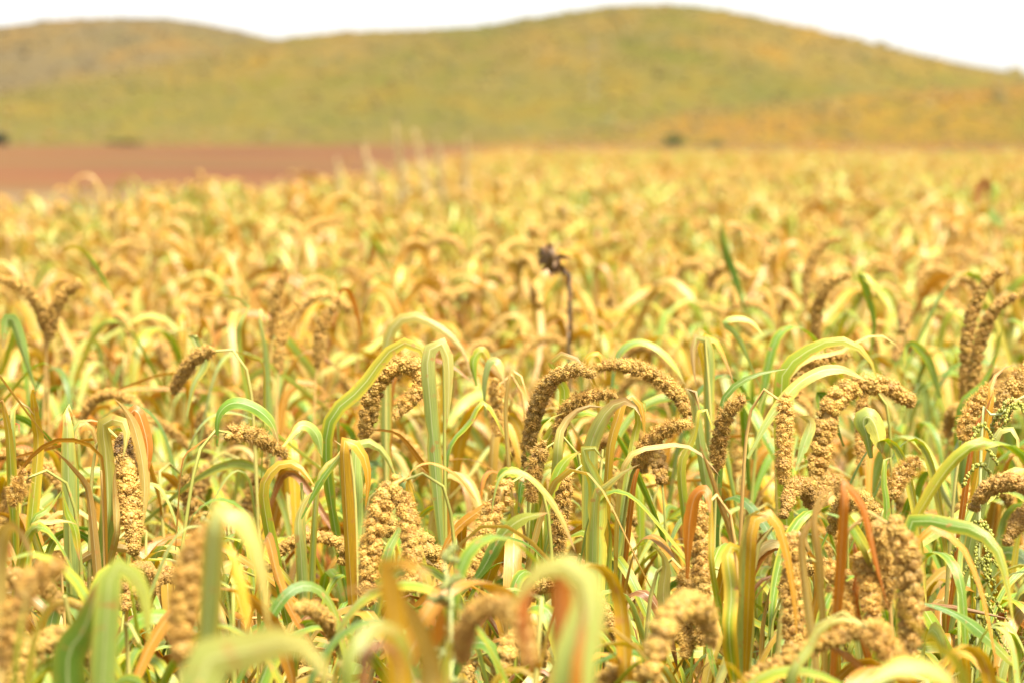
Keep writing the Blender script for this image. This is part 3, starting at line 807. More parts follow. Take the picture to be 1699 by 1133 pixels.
 dict(l='two toned head hanging straight, under the cream fold in the lower right middle', Y=2.45, w=36, k='tan', e=[(1161, 835), (1161, 880), (1163, 940), (1165, 1000), (1165, 1060)], hang=1,
      lv=[([(1140, 960), (1143, 880), (1152, 825), (1172, 812), (1178, 850)], 24, 65, 'orange', -.04),
          ([(1184, 960), (1180, 880), (1178, 815), (1160, 800)], 12, 60, 'lime', -.05),
          ([(1215, 905), (1200, 850), (1180, 790), (1160, 735)], 13, 60, 'tan', .02)]),
 dict(l='thick shadowed head low beside the two toned head', Y=2.5, w=38, k='yellow', e=[(1140, 940), (1138, 985), (1138, 1030), (1140, 1085)], hang=-1,
      lv=[([(1100, 1050), (1100, 980), (1105, 930), (1080, 900)], 28, 75, 'pale', -.03)]),
 dict(l='head behind a long golden leaf with a pale folded top, lower right', Y=2.35, w=40, k='yellow', e=[(1318, 885), (1314, 940), (1317, 1000), (1315, 1060), (1305, 1125)], hang=-1,
      lv=[([(1245, 920), (1248, 870), (1262, 845), (1285, 853), (1303, 905), (1318, 990), (1322, 1060)], 22, 60, 'yellow', -.05),
          ([(1240, 930), (1240, 880), (1248, 848), (1275, 848)], 32, 75, 'pale', -.04),
          ([(1210, 1060), (1214, 980), (1206, 915), (1225, 905), (1232, 960)], 28, 70, 'lime', -.02)]),
 dict(l='thick knobbly head standing tallest at the lower right', Y=2.2, w=50, k='tan', loose=.1, e=[(1480, 862), (1495, 890), (1506, 930), (1510, 985), (1510, 1040), (1506, 1095)], hang=-1,
      lv=[([(1360, 960), (1350, 850), (1375, 810), (1392, 803)], 18, 60, 'cream', -.02),
          ([(1400, 830), (1395, 804), (1425, 820), (1442, 875), (1455, 935), (1475, 1010)], 20, 60, 'orange', -.05),
          ([(1330, 920), (1345, 870), (1368, 830), (1396, 806)], 16, 60, 'cream', .01)]),
 dict(l='rough head just left of the tallest lower right head', Y=2.28, w=40, k='green', e=[(1455, 868), (1463, 905), (1468, 950), (1470, 1000)], hang=1,
      lv=[([(1370, 850), (1400, 862), (1430, 905), (1452, 960)], 14, 60, 'green', .02)]),
 dict(l='knotty head with loose side knobs in a gap at the lower right', Y=2.35, w=34, k='yellow', loose=.4, e=[(1374, 938), (1388, 965), (1400, 1000), (1408, 1040)], hang=-1,
      lv=[([(1350, 1010), (1355, 950), (1340, 910), (1330, 940)], 18, 60, 'gold', .02)]),
 dict(l='greyish head between the knotty head and the tallest lower right head', Y=2.32, w=34, k='tan', e=[(1424, 918), (1438, 960), (1446, 1000), (1450, 1050)], hang=1,
      lv=[([(1420, 1010), (1425, 950), (1412, 890), (1430, 930)], 16, 60, 'orange', .02)]),
 dict(l='head slanting to the lower right under a pale folded leaf at the bottom', Y=2.05, w=46, k='yellow', e=[(1432, 1030), (1455, 1055), (1480, 1085), (1505, 1125)], hang=-1,
      lv=[([(1310, 1140), (1340, 1080), (1362, 1040), (1400, 1025), (1440, 1040)], 22, 55, 'pale', -.04),
          ([(1360, 1060), (1385, 1075), (1420, 1100), (1450, 1133)], 16, 60, 'orange', .02)]),
 dict(l='short head jutting up to the right between upright green leaves', Y=2.6, w=32, k='green', e=[(1474, 830), (1482, 808), (1497, 785), (1520, 763)],
      lv=[([(1470, 870), (1465, 800), (1475, 740), (1480, 800)], 14, 70, 'green', -.02)]),
 dict(l='tall golden head curving right at the right side, upper of two', Y=3.55, w=25, k='yellow', e=[(1600, 660), (1602, 610), (1605, 560), (1617, 508), (1635, 472), (1660, 450)],
      lv=[([(1560, 660), (1540, 600), (1510, 570), (1500, 610)], 22, 60, 'blue', -.1)]),
 dict(l='golden head curving right at the right side, lower of two', Y=3.5, w=25, k='yellow', e=[(1610, 660), (1618, 605), (1632, 552), (1652, 512), (1685, 492)],
      lv=[([(1590, 690), (1630, 640), (1655, 580), (1665, 530)], 12, 60, 'green', -.05)]),
 dict(l='slanting head with a yellow leaf draped over it at the right edge', Y=2.85, w=32, k='yellow', e=[(1598, 735), (1606, 700), (1622, 668), (1645, 642)],
      lv=[([(1640, 690), (1642, 640), (1660, 612), (1685, 604)], 16, 60, 'yellow', -.03),
          ([(1612, 740), (1632, 690), (1648, 650)], 12, 60, 'orange', -.04),
          ([(1640, 770), (1652, 720), (1672, 705), (1690, 720), (1688, 770)], 24, 70, 'pale', -.08)]),
 dict(l='thick head running off the right edge', Y=2.95, w=42, k='green', e=[(1655, 705), (1665, 670), (1685, 635), (1705, 612)],
      lv=[([(1618, 760), (1605, 700), (1590, 680), (1582, 690)], 18, 70, 'lime', -.05)]),
 dict(l='plant with a glossy green leaf arching across the right side', Y=2.35, k='green', st=[(1500, 930), (1500, 1000)],
      lv=[([(1504, 892), (1553, 871), (1595, 871), (1632, 886), (1657, 912), (1673, 975), (1682, 1040)], 28, 55, 'green', 0),
          ([(1518, 910), (1563, 885), (1591, 894), (1616, 945), (1634, 998), (1651, 1086), (1660, 1140)], 13, 60, 'gold', -.05),
          ([(1530, 1000), (1580, 1015), (1630, 1050), (1690, 1110)], 26, 50, 'deep', .08)]),
 dict(l='soft golden hooked head in the right middle distance', Y=4.1, w=21, k='yellow', e=[(1354, 570), (1355, 530), (1360, 498), (1378, 470), (1408, 457)],
      lv=[([(1440, 600), (1450, 540), (1435, 475), (1425, 455), (1450, 470), (1478, 520)], 16, 60, 'green', -.2)]),
 dict(l='blurred hooked head further back, left of the soft golden hooked head', Y=4.8, w=18, k='tan', e=[(1337, 500), (1340, 455), (1350, 425), (1370, 402), (1390, 398)],
      lv=[([(1235, 520), (1222, 470), (1204, 420), (1198, 378), (1206, 368)], 16, 70, 'deep', 0), ([(1210, 470), (1196, 390), (1215, 368), (1255, 395), (1295, 420)], 14, 45, 'gold', .1)]),
 dict(l='soft brown head slanting at the left edge in the middle distance', Y=3.9, w=23, k='tan', e=[(72, 545), (68, 516), (52, 490), (28, 472), (2, 463)],
      lv=[([(190, 500), (175, 470), (150, 430), (125, 410), (100, 420)], 12, 50, 'green', .3)]),
 dict(l='dim brown head second from the left edge in the middle distance', Y=3.9, w=25, k='tan', e=[(82, 560), (88, 525), (98, 498), (115, 480), (132, 468)],
      lv=[([(60, 650), (40, 590), (25, 540), (12, 530), (5, 580)], 22, 65, 'blue', -.4)]),
 dict(l='slim brown head rising right in the left middle distance, tallest of three', Y=4.0, w=20, k='tan', e=[(452, 560), (456, 520), (462, 482), (476, 448)],
      lv=[([(395, 560), (420, 510), (370, 490), (320, 495)], 12, 45, 'pale', -.3)]),
 dict(l='curved brown head in the left middle distance, middle of three', Y=3.75, w=22, k='tan', e=[(462, 620), (465, 570), (472, 535), (494, 505)],
      lv=[([(440, 590), (430, 540), (436, 505), (445, 540)], 18, 65, 'pale', 0)]),
 dict(l='drooping brown head in the left middle distance, right of two like it', Y=3.8, w=22, k='tan', e=[(526, 610), (530, 565), (538, 530), (562, 497)],
      lv=[([(600, 560), (585, 500), (570, 480), (560, 500)], 14, 50, 'orange', .1)]),
 dict(l='blurred brown head bowing right, high up left of centre', Y=5.6, w=17, k='tan', e=[(500, 400), (508, 382), (526, 370), (565, 364)],
      lv=[([(650, 470), (630, 420), (600, 380), (585, 370)], 10, 50, 'green', .2)]),
 dict(l='dim head behind the hooped head, hanging straight between leaves', Y=3.2, w=24, k='tan', e=[(823, 630), (824, 670), (826, 720)], hang=1,
      lv=[([(790, 640), (785, 600), (800, 582), (815, 610)], 18, 65, 'lime', 0), ([(805, 690), (803, 640), (812, 600), (828, 602), (838, 640)], 16, 60, 'pale', -.02)]),
 # out of focus in front
 dict(l='large blurred head in front on the left, under a broad pale drooping leaf', Y=1.78, w=52, k='yellow', e=[(300, 1090), (302, 1035), (306, 985), (316, 930), (335, 890), (358, 876)],
      lv=[([(352, 905), (360, 858), (382, 838), (408, 866), (428, 910), (439, 980), (446, 1050)], 50, 75, 'pale', -.1),
          ([(370, 900), (385, 915), (398, 970), (412, 1050)], 20, 75, 'yellow', -.04)]),
 dict(l='blurred head in front at the left edge, leaning right', Y=1.75, w=46, k='tan', e=[(8, 1100), (18, 1050), (34, 995), (62, 955), (103, 934)],
      lv=[([(44, 1125), (80, 1000), (108, 940)], 16, 70, 'green', -.06), ([(25, 1120), (40, 1000), (70, 930)], 14, 70, 'green', -.1)]),
 dict(l='blurred plant in front with a thick dark green blade left of a pale drooping one', Y=1.8, k='green', st=[(185, 950), (170, 1010), (150, 1080)],
      lv=[([(112, 1120), (135, 1055), (155, 1000), (172, 945)], 56, 75, 'deep', 0),
          ([(180, 980), (200, 943), (225, 952), (243, 1000), (246, 1075)], 40, 70, 'blue', -.03)]),
 dict(l='blurred mass of broad pale leaf at the bottom left of centre', Y=1.36, k='tan', st=[(330, 1133), (320, 1180)],
      lv=[([(330, 1150), (400, 1090), (455, 1064), (510, 1070), (550, 1135)], 80, 65, 'pale', 0), ([(350, 1150), (410, 1095), (450, 1075), (480, 1090)], 36, 65, 'yellow', .02)]),
 dict(l='blurred dark green leaf bent like an arch at the bottom', Y=1.42, k='green', st=[(575, 1140), (570, 1180)],
      lv=[([(572, 1150), (590, 1070), (625, 1036), (655, 1040), (678, 1085), (690, 1145)], 34, 60, 'deep', 0), ([(600, 1150), (606, 1085), (632, 1062), (660, 1080), (668, 1140)], 26, 60, 'rust', .02)]),
 dict(l='blurred cream blade with an orange fold at the bottom, left of centre', Y=1.5, k='tan', st=[(715, 1140), (716, 1180)],
      lv=[([(716, 1150), (706, 1080), (690, 1030), (655, 985), (600, 975), (560, 985)], 42, 70, 'cream', 0), ([(650, 990), (640, 950), (670, 930), (705, 935), (720, 990)], 44, 65, 'yellow', -.03),
          ([(735, 1000), (730, 1040), (728, 1075)], 26, 70, 'orange', 0)]),
 dict(l='very pale blurred blade with an orange side, bottom centre', Y=1.42, k='yellow', st=[(950, 1130), (948, 1180)],
      lv=[([(948, 1150), (975, 1040), (978, 970), (950, 936), (905, 935), (872, 965), (850, 1010)], 66, 75, 'pale', 0), ([(955, 1150), (965, 1060), (968, 990), (945, 950)], 26, 75, 'yellow', -.012),
          ([(930, 1000), (900, 950), (872, 965), (868, 1050), (880, 1120)], 40, 70, 'orange', .03)]),
 dict(l='blurred head hooked to the right in front, bottom centre', Y=1.75, w=40, k='yellow', e=[(768, 1100), (770, 1050), (788, 1016), (822, 1003), (853, 1015), (870, 1050), (880, 1095)],
      lv=[([(740, 1130), (760, 1060), (790, 1000), (800, 960)], 14, 60, 'green', .05)]),
 dict(l='blurred bright green blade slanting at the bottom right', Y=1.62, k='green', st=[(1595, 1140), (1600, 1180)],
      lv=[([(1600, 1150), (1553, 1080), (1515, 1032), (1470, 985)], 28, 70, 'lime', 0), ([(1440, 1140), (1490, 1105), (1550, 1110), (1590, 1140)], 34, 55, 'pale', -.15)]),
 dict(l='blurred orange leaf at the left edge beside a pale drooping blade', Y=1.95, k='tan', st=[(-8, 1010), (-8, 1060)],
      lv=[([(-10, 990), (0, 930), (15, 880), (18, 930)], 30, 70, 'red', 0), ([(-5, 990), (8, 880), (22, 868), (45, 900), (58, 945)], 30, 65, 'cream', -.05)]),
]
HERO_OBJ = []
def hero_plant(h, seed):
    rng = np.random.default_rng(seed)
    Y = h['Y']
    ppm = FPX / Y                           # photo pixels per metre at this depth
    if 'e' in h:
        jit = rng.normal(0, 0.012)
        E = np.array([at(p[0], p[1], Y + jit * i) for i, p in enumerate(h['e'])])
        d = unit(E[1] - E[0])
        if 'hang' in h:
            sd = h['hang']
            b = E[0]
            wr = 0.016
            top = [b - d * 0.012 + np.array((sd * wr * (1 - math.cos(a)), 0.006 * a, wr * math.sin(a))) for a in np.linspace(0.5, 2.6, 5)]
            foot = top[-1] + np.array((sd * 0.012, 0.012, -0.10))
            spath = [np.array((foot[0] + sd * .02, foot[1] + .02, 0)), np.array((foot[0] + sd * .015, foot[1] + .015, 0.5)), foot] + top[::-1] + [b, b + d * 0.01]
        else:
            b = E[0]
            lo = b - d * 0.10
            root = np.array((lo[0] - d[0] * 0.05, lo[1] + 0.01, 0))
            spath = [root, root * (1, 1, 0) + (0, 0, lo[2] * 0.5), (lo + b) / 2 - (0, 0, 0.01), b, b + d * 0.01]
    else:
        S = [at(p[0], p[1], Y) for p in h['st']]
        dn = S[-1] - S[0]
        root = np.array((S[-1][0] + dn[0] * 0.5, S[-1][1] + 0.02, 0))
        spath = [root, np.array((root[0], root[1], S[-1][2] * 0.5))] + S[::-1]
    spath = np.array(spath)
    org = np.array((spath[0][0], spath[0][1], 0.0))
    t = empty('millet_plant', org)
    tag(t, None, 'millet', 'millet plants in the field')
    loc = lambda P: np.asarray(P) - org
    obj('stem', stem_geo(relax(loc(spath), 60, 8), rng, h['k'], ns=40, r0=0.0036), M_STEM, t)
    if 'e' in h:
        tint = EAR * np.exp(rng.normal(0, 0.06))
        obj('ear', ear(loc(E), h['w'] * 0.46 / ppm, rng, sub=2, tint=tint, bristles=2400, dark=h.get('dark'), loose=h.get('loose', .06)), M_EAR, t)
    sx = resample(spath, 40)
    for P, wpx, face, kind, dy in h['lv']:
        n = len(P)
        dz = rng.normal(0, 0.02)
        W = [at(p[0], p[1], Y + dy + dz * (i / (n - 1) - .3)) for i, p in enumerate(P)]
        b = W[0]
        zz = b[2] - 0.07                                        # the sheath leaves the stem lower down
        k = int(np.argmin(np.abs(sx[:30, 2] - zz)))
        if len(P) > 2 and abs(sx[k][0] - b[0]) < 0.05 and P[1][1] < P[0][1]:
            W = [sx[k]] + W
        Wp = loc(np.array(W))
        Wp = relax(Wp, 34, 1)
        Q = resample(Wp, 26)
        T = unit(np.gradient(Q, axis=0))
        dep = np.array((0.0, 1.0, 0.0))
        inpl = unit(np.cross(T, dep))
        f = R(face) * (1 if rng.random() < 0.5 else 1)
        S0 = dep * math.cos(f) + inpl * math.sin(f)
        obj('leaf', blade(Q, wpx / ppm * (1.12 if Y < 2 else 0.92), S0, kind, rng, ns=26, nu=9, fold=rng.uniform(0.1, 0.3), wave=rng.uniform(0.02, 0.07), roll=rng.normal(0, .12), twist=rng.normal(0, .25), base_w=0.25, taper=0.6, flare=0.5), M_LEAF, t)
    H = max(0.7, float(spath[:, 2].max()))
    up, lo_ = MIXES['turning'] if h['k'] != 'tan' else MIXES['golden']
    a = rng.uniform(0, 6.28)
    for z in (H - 0.06, H - 0.11, H - 0.16, H - 0.22, H - 0.29, H - 0.36, H - 0.44):
        k = int(np.argmin(np.abs(sx[:30, 2] - z)))
        p = loc(sx[k])
        pool = up if z > H - 0.2 else lo_
        obj('leaf', random_leaf(p[2], a, rng, pool[rng.integers(len(pool))], x0=p[:2], L=rng.uniform(.2, .34), W=rng.uniform(.007, .017)), M_LEAF, t)
        a += math.pi + rng.normal(0, .5)
    HERO_OBJ.append((t, h))
    return t
for i, h in enumerate(HEROES):
    hero_plant(h, 1000 + i)

# ------------------------------------------------------------------ the other single plants of the near field
PROTO = {}
PER_MIX = 8
def proto(mixname, k):
    key = (mixname, k)
    if key not in PROTO:
        parts = random_plant(5000 + 97 * k + 13 * len(mixname), mixname, True, has_ear=k % 2 == 0)
        PROTO[key] = ([(n, g.mesh(n, MATS[m])) for n, g, m in parts], max(float(V[:, 2].max()) for _, g, _ in parts for V in g.V))
    return PROTO[key]
hero_pts = []
for h in HEROES:
    ps = list(h.get('e', []))
    for P, wpx, *_ in h['lv']:
        ps += P
    ys = [p[1] for p in ps]
    hero_pts.append((np.array([p[0] for p in ps]), np.array(ys), h['Y']))
hero_pts.append((np.full(8, 935.0), np.linspace(410, 570, 8), 4.4))      # the dead flower stalk stays in sight too
TOTAL = 298
rr = np.random.default_rng(77)
NEAR_END = 4.7
def half_width(Y):
    return 0.2125 * Y + 0.10
cand = []
tries = 0
placed = [(float(t.location.x), float(t.location.y)) for t, _ in HERO_OBJ]
while len(cand) < TOTAL - len(HEROES) and tries < 20000:
    tries += 1
    Y = math.sqrt(rr.uniform(1.75 ** 2, NEAR_END ** 2))
    x = rr.uniform(-1, 1) * half_width(Y)
    if min((x - a) ** 2 + (Y - b) ** 2 for a, b in placed) < (0.055 + 0.012 * Y) ** 2:
        continue
    s = rr.triangular(0.84, 0.98, 1.08)
    u = rr.uniform()
    qx = 849.5 + FPX * x / Y
    if Y < 3.2: mixname = 'fresh' if u < .66 else 'turning' if u < .86 else 'golden' if u < .93 else 'dry'
    else: mixname = 'fresh' if u < (.6 if qx > 1300 else .22) else 'turning' if u < .55 else 'golden' if u < .85 else 'dry'
    pk = int(rr.integers(PER_MIX))
    ztop = proto(mixname, pk)[1]
    px, py = project((x, Y, ztop * s))
    bad = 0
    for hx, hy, hY in hero_pts:                # do not stand in front of a plant the photo shows in full
        if Y < hY - 0.02:
            sel = np.abs(hx - px) < 260 / Y
            if sel.any():
                low = np.percentile(hy[sel], 60)
                if py < low + 10:
                    bad = max(bad, low + 10 - py)
    if bad > 0:                                # shorter plant, or none
        s2 = s - bad * Y / FPX / ztop
        if s2 < 0.72: continue
        s = s2
    cand.append((x, Y, s, mixname, pk, rr.uniform(0, 6.283)))
    placed.append((x, Y))
NEAR = []
for x, Y, s, mixname, k, rz in cand:
    t = empty('millet_plant', (x, Y, 0), rz)
    t.scale = (s, s, s)
    for n, me in proto(mixname, k)[0]:
        c = obj(n, me, None, t)
    NEAR.append((t, mixname, k, x, Y, s))
# ---- a label of its own for every single plant: its look, and the plant one can find next to it
SHORT = ['hooped head', 'thick green stalk', 'broad cream topped leaf', 'long rising head', 'bridge shaped head', 'short curling head', 'pair of broad lime leaves', 'knobbly leaning head',
 'flat topped pale leaf', 'big soft arching head', 'lone dark head', 'plump tilted head', 'straight narrow head', 'half hidden blurred head', 'green and yellow folded leaves', 'scorched head',
 'yellow margined flat leaf', 'stiff lime leaf', 'tan bowed leaf', 'loose nodding head', 'stubby tilted head', 'crumbly lying head', 'two curving green leaves', 'ribbon like yellow leaves',
 'left leaning twin head', 'shorter right twin head', 'knob topped sloping head', 'slim upright head', 'slim slanting head', 'two toned head', 'thick shadowed head', 'head behind the golden leaf',
 'tallest lower right head', 'rough lower right head', 'knotty head', 'greyish head', 'slanting bottom head', 'short jutting head', 'upper golden head', 'lower golden head', 'yellow draped head',
 'thick right edge head', 'glossy arching green leaf', 'soft golden hooked head', 'far hooked head', 'brown left edge head', 'dim second brown head', 'slim rising brown head', 'curved brown head',
 'drooping brown head', 'high bowing brown head', 'dim hanging head', 'large blurred front head', 'blurred left edge head', 'thick blurred green blade', 'broad pale leaf mass',
 'dark green bent leaf', 'blurred cream blade', 'very pale blurred blade', 'blurred hooked front head', 'bright green slanting blade', 'blurred orange leaf']
anchor = []
for h in HEROES:
    ps = h.get('e') or h['lv'][0][0]
    anchor.append((np.mean([p[0] for p in ps]), np.mean([p[1] for p in ps])))
anchor = np.array(anchor)
LOOK = {'fresh': 'mostly green', 'turning': 'green and yellow', 'golden': 'golden straw', 'dry': 'dry orange tan'}
for t, h in HERO_OBJ:
    s = h['l']
    t['label'] = s if s.startswith(('plant', 'blurred plant')) or len(s.split()) > 14 else 'millet with ' + s
want = {}
for t, mixname, k, x, Y, s in NEAR:
    rz = t.rotation_euler[2]
    px, py = project((x, Y, proto(mixname, k)[1] * s - 0.06))
    d = np.hypot(anchor[:, 0] - px, anchor[:, 1] - py)
    j = int(np.argmin(d))
    dx, dy = px - anchor[j, 0], py - anchor[j, 1]
    rel = ('right of' if dx > 0 else 'left of') if abs(dx) > abs(dy) else ('below' if dy > 0 else 'above')
    size = 'low ' if s < 0.86 else 'tall ' if s > 1.02 else ''
    lab = '%s%s millet %s, %s the %s' % (size, LOOK[mixname], 'with head' if k % 2 == 0 else 'without head', rel, SHORT[j])
    want.setdefault(lab, []).append((Y, t))
for lab, ts in want.items():
    ts.sort(key=lambda q: q[0])
    m = len(ts)
    for i, (Y, t) in enumerate(ts):
        if m == 1: q = ''
        elif m == 2: q = (', the nearer', ', the farther')[i]
        else: q = (', nearest of %d' % m if i == 0 else ', farthest of %d' % m if i == m - 1 else ', middle one' if m == 3 else ', %s nearest of %d' % (('second', 'third', 'fourth', 'fifth')[min(i - 1, 3)], m))
        tag(t, lab + q, 'millet', 'millet plants in the field')

# ------------------------------------------------------------------ the rest of the field: one mass of plants, as far as it reaches
lib = bpy.data.collections.new('millet_kinds')
kinds = []
for i in range(20):
    mixname = ('far', 'turning', 'golden', 'far', 'dry', 'far', 'turning', 'far', 'fresh', 'golden')[i % 10]
    g = Geo()
    for n, p, m in random_plant(9000 + 31 * i, mixname, False, has_ear=i in (0, 2, 3, 6, 9, 11, 13, 14, 17)):
        g.join(p, m)
    o = bpy.data.objects.new('kind_%02d' % i, g.mesh('millet_mass_plant', MATS))
    lib.objects.link(o)
rf = np.random.default_rng(5)
pts = []
def edge_x(Y):                                  # left border of the millet field
    return np.interp(Y, [0, 9, 13, 16, 24, 40, 75], [-9, -6.0, -4.2, -3.2, -1.75, -1.2, -0.5])
def scatter(y0, y1, dens, hw, lo=None):
    A = (y1 - y0) * 2 * hw(y1)
    n = int(A * dens)
    y = rf.uniform(y0, y1, n); x = rf.uniform(-1, 1, n) * hw(y1)
    k = (np.abs(x) < hw(y)) & (x > edge_x(y))
    if lo: k &= np.abs(x) > lo(y)
    return np.stack([x[k], y[k]], 1)
wide = lambda y: 0.2125 * y + 1.3
S = [scatter(1.75, NEAR_END, 38, wide, half_width)]
fill = scatter(2.0, NEAR_END, 95, half_width)          # low tillers under the single plants
S.append(fill)
for y0, y1, d in ((NEAR_END, 7, 44), (7, 10, 36), (10, 15, 26), (15, 24, 18), (24, 40, 12), (40, 72, 7)):
    S.append(scatter(y0, y1, d, wide))
pts = np.vstack(S)
n = len(pts)
me = bpy.data.meshes.new('millet_field')
me.vertices.add(n)
me.vertices.foreach_set('co', np.hstack([pts, np.zeros((n, 1))]).astype(np.float32).ravel())
clump = np.sin(pts[:, 0] * 2.3 + 1.7 * np.sin(pts[:, 1] * .9)) + np.sin(pts[:, 1] * 1.3 + pts[:, 0] * .7) + 0.7 * np.sin(pts[:, 0] * .6 - pts[:, 1] * .35 + 1)
lush = 1 / (1 + np.exp(-(clump - 0.6) * 1.8 + rf.normal(0, 1, n)))
GREEN_KINDS, DRY_KINDS = np.array((1, 6, 8, 11, 16, 18)), np.array((0, 2, 3, 4, 5, 7, 9, 10, 12, 13, 14, 15, 17, 19))
var = np.where(rf.random(n) < lush, GREEN_KINDS[rf.integers(0, 6, n)], DRY_KINDS[rf.integers(0, 14, n)])
low_ = slice(len(S[0]), len(S[0]) + len(fill))
var[low_] = np.array((1, 4, 5, 8, 16, 18, 12, 19, 8, 18))[rf.integers(0, 10, len(fill))]      # low tillers bear no head
a = me.attributes.new('variant', 'INT', 'POINT'); a.data.foreach_set('value', var.astype(np.int32))
a = me.attributes.new('turn', 'FLOAT_VECTOR', 'POINT')
a.data.foreach_set('vector', np.stack([rf.normal(0, .05, n), rf.normal(0, .05, n), rf.uniform(0, 6.283, n)], 1).astype(np.float32).ravel())
a = me.attributes.new('size', 'FLOAT', 'POINT'); sz = rf.triangular(0.82, 0.98, 1.09, n) * (1 + 0.022 * np.sin(pts[:, 0] * 1.9 + pts[:, 1] * 1.1) + 0.022 * np.sin(pts[:, 1] * 2.7 - pts[:, 0]))
sz[len(S[0]):len(S[0]) + len(fill)] *= 0.86
a.data.foreach_set('value', sz.astype(np.float32))
field = tag(obj('millet_field', me, None), kind='stuff')
ng = bpy.data.node_groups.new('millet_scatter', 'GeometryNodeTree')
ng.interface.new_socket('Geometry', in_out='INPUT', socket_type='NodeSocketGeometry')
ng.interface.new_socket('Geometry', in_out='OUTPUT', socket_type='NodeSocketGeometry')
gi, go = ng.nodes.new('NodeGroupInput'), ng.nodes.new('NodeGroupOutput')
m2p = ng.nodes.new('GeometryNodeMeshToPoints')
ci = ng.nodes.new('GeometryNodeCollectionInfo')
ci.inputs['Collection'].default_value = lib
ci.inputs['Separate Children'].default_value = True
ci.inputs['Reset Children'].default_value = True
iop = ng.nodes.new('GeometryNodeInstanceOnPoints')
iop.inputs['Pick Instance'].default_value = True
def named(nm, typ):
    q = ng.nodes.new('GeometryNodeInputNamedAttribute')
    q.data_type = typ
    q.inputs['Name'].default_value = nm
    return q.outputs['Attribute']
ng.links.new(gi.outputs[0], m2p.inputs[0]); ng.links.new(m2p.outputs[0], iop.inputs['Points'])
ng.links.new(ci.outputs[0], iop.inputs['Instance'])
ng.links.new(named('variant', 'INT'), iop.inputs['Instance Index'])
e2r = ng.nodes.new('FunctionNodeEulerToRotation')
ng.links.new(named('turn', 'FLOAT_VECTOR'), e2r.inputs[0]); ng.links.new(e2r.outputs[0], iop.inputs['Rotation'])
ng.links.new(named('size', 'FLOAT'), iop.inputs['Scale'])
ng.links.new(iop.outputs[0], go.inputs[0])
md = field.modifiers.new('scatter', 'NODES'); md.node_group = ng

# ------------------------------------------------------------------ weeds among the millet
rw = np.random.default_rng(42)
P = [at(945, 640, 4.4), at(946, 560, 4.4), at(945, 480, 4.4), at(943, 452, 4.4), at(934, 443, 4.4), at(922, 440, 4.4)]
root = np.array((P[0][0] + .02, P[0][1], 0))
t = tag(empty('dead_flower', root), 'dark brown dead flower head nodding on a thin bare stalk above the millet', 'weed')
obj('stalk', tube(np.array([root] + P) - root, (0.004, 0.0035, 0.0048), [(0.20, 0.16, 0.03), (0.14, 0.10, 0.025), (0.06, 0.035, 0.016)], ns=40, k=8), M_STEM, t)
hc = at(914, 431, 4.4) - root
bv, bf = ICO[2]
ax_ = unit(np.array((-0.75, -0.35, -0.35)))
flat = bv - 0.45 * (bv @ ax_)[:, None] * ax_
g = Geo().add(hc + flat * 0.024 * (1 + rw.normal(0, .16, (len(bv), 1))), bf, np.repeat(np.array([(0.10, 0.055, 0.02)]) , len(bv), 0) * np.exp(rw.normal(0, .45, (len(bv), 1))))
nb = 46
for q in range(nb):
    d = unit(rw.normal(0, 1, 3)); d = unit(d - ax_ * (d @ ax_) * 0.8 + ax_ * rw.uniform(-.5, .35))
    L = rw.uniform(.012, .026)
    bp = np.array([hc + d * 0.014, hc + d * (0.014 + L * .6), hc + d * (0.014 + L) + ax_ * rw.uniform(-.008, .012) - (0, 0, rw.uniform(0, .006))])
    br = blade(bp, rw.uniform(.006, .012), np.cross(d, ax_) + rw.normal(0, .3, 3), 'rust', rw, ns=6, nu=3)
    br.C = [np.clip(c * rw.uniform(.3, .75), .006, .5) for c in br.C]
    g.join(br)
obj('seed_head', g, M_STEM, t)

def wild_grass(px, py, Y, lean, label, seed):
    rng = np.random.default_rng(seed)
    tip = at(px, py, Y)
    root = np.array((tip[0] - lean * .5, Y, 0))
    t = tag(empty('wild_grass', root), label, 'grass', 'tall wild grasses along the field edge')
    path = np.array([(0, 0, 0), (lean * .08, 0, tip[2] * .45), (lean * .3, 0, tip[2] * .8), (lean * .5, 0, tip[2])])
    obj('stalk', tube(path, (0.003, 0.0012), [(0.5, 0.36, 0.14), (0.66, 0.52, 0.26)], ns=16, k=5), M_STEM, t)
    q = resample(path, 60)[40:]
    n = 300
    i = rng.integers(0, len(q), n)
    d = unit(np.stack([rng.normal(lean * .4, .45, n), rng.normal(0, .45, n), rng.uniform(.4, 1.2, n)], 1))
    ln = rng.uniform(.03, .10, (n, 1)) * (1 - i[:, None] / 30)
    sd = unit(np.cross(d, rng.normal(0, 1, (n, 3)))) * 0.006
    V = np.stack([q[i], q[i] + d * ln * .6 + sd, q[i] + d * ln, q[i] + d * ln * .6 - sd], 1).reshape(-1, 3)
    obj('plume', Geo().add(V, np.arange(n * 4).reshape(-1, 4), np.repeat(np.array((0.52, 0.42, 0.22)) * np.exp(rng.normal(0, .12, (n, 1))), 4, 0), np.full((n * 4, 2), .3)), M_LEAF, t)
for j, (px, py, Y, ln, lab) in enumerate((
    (655, 207, 15, -.2, 'tallest pale wild grass plume, in front of the green hill foot'),
    (603, 242, 15, -.35, 'leaning pale wild grass plume against the red field, leftmost of its row'),
    (690, 222, 16, -.25, 'wispy wild grass plume right beside the tallest plume'),
    (727, 238, 16, -.1, 'thin wild grass plume between the wispy plume and the bright upright one'),
    (775, 232, 17, .05, 'bright upright wild grass plume at the right end of its row'),
    (561, 268, 17, -.1, 'short faint wild grass plume low against the red field'))):
    wild_grass(px, py, Y, ln, lab, 300 + j)

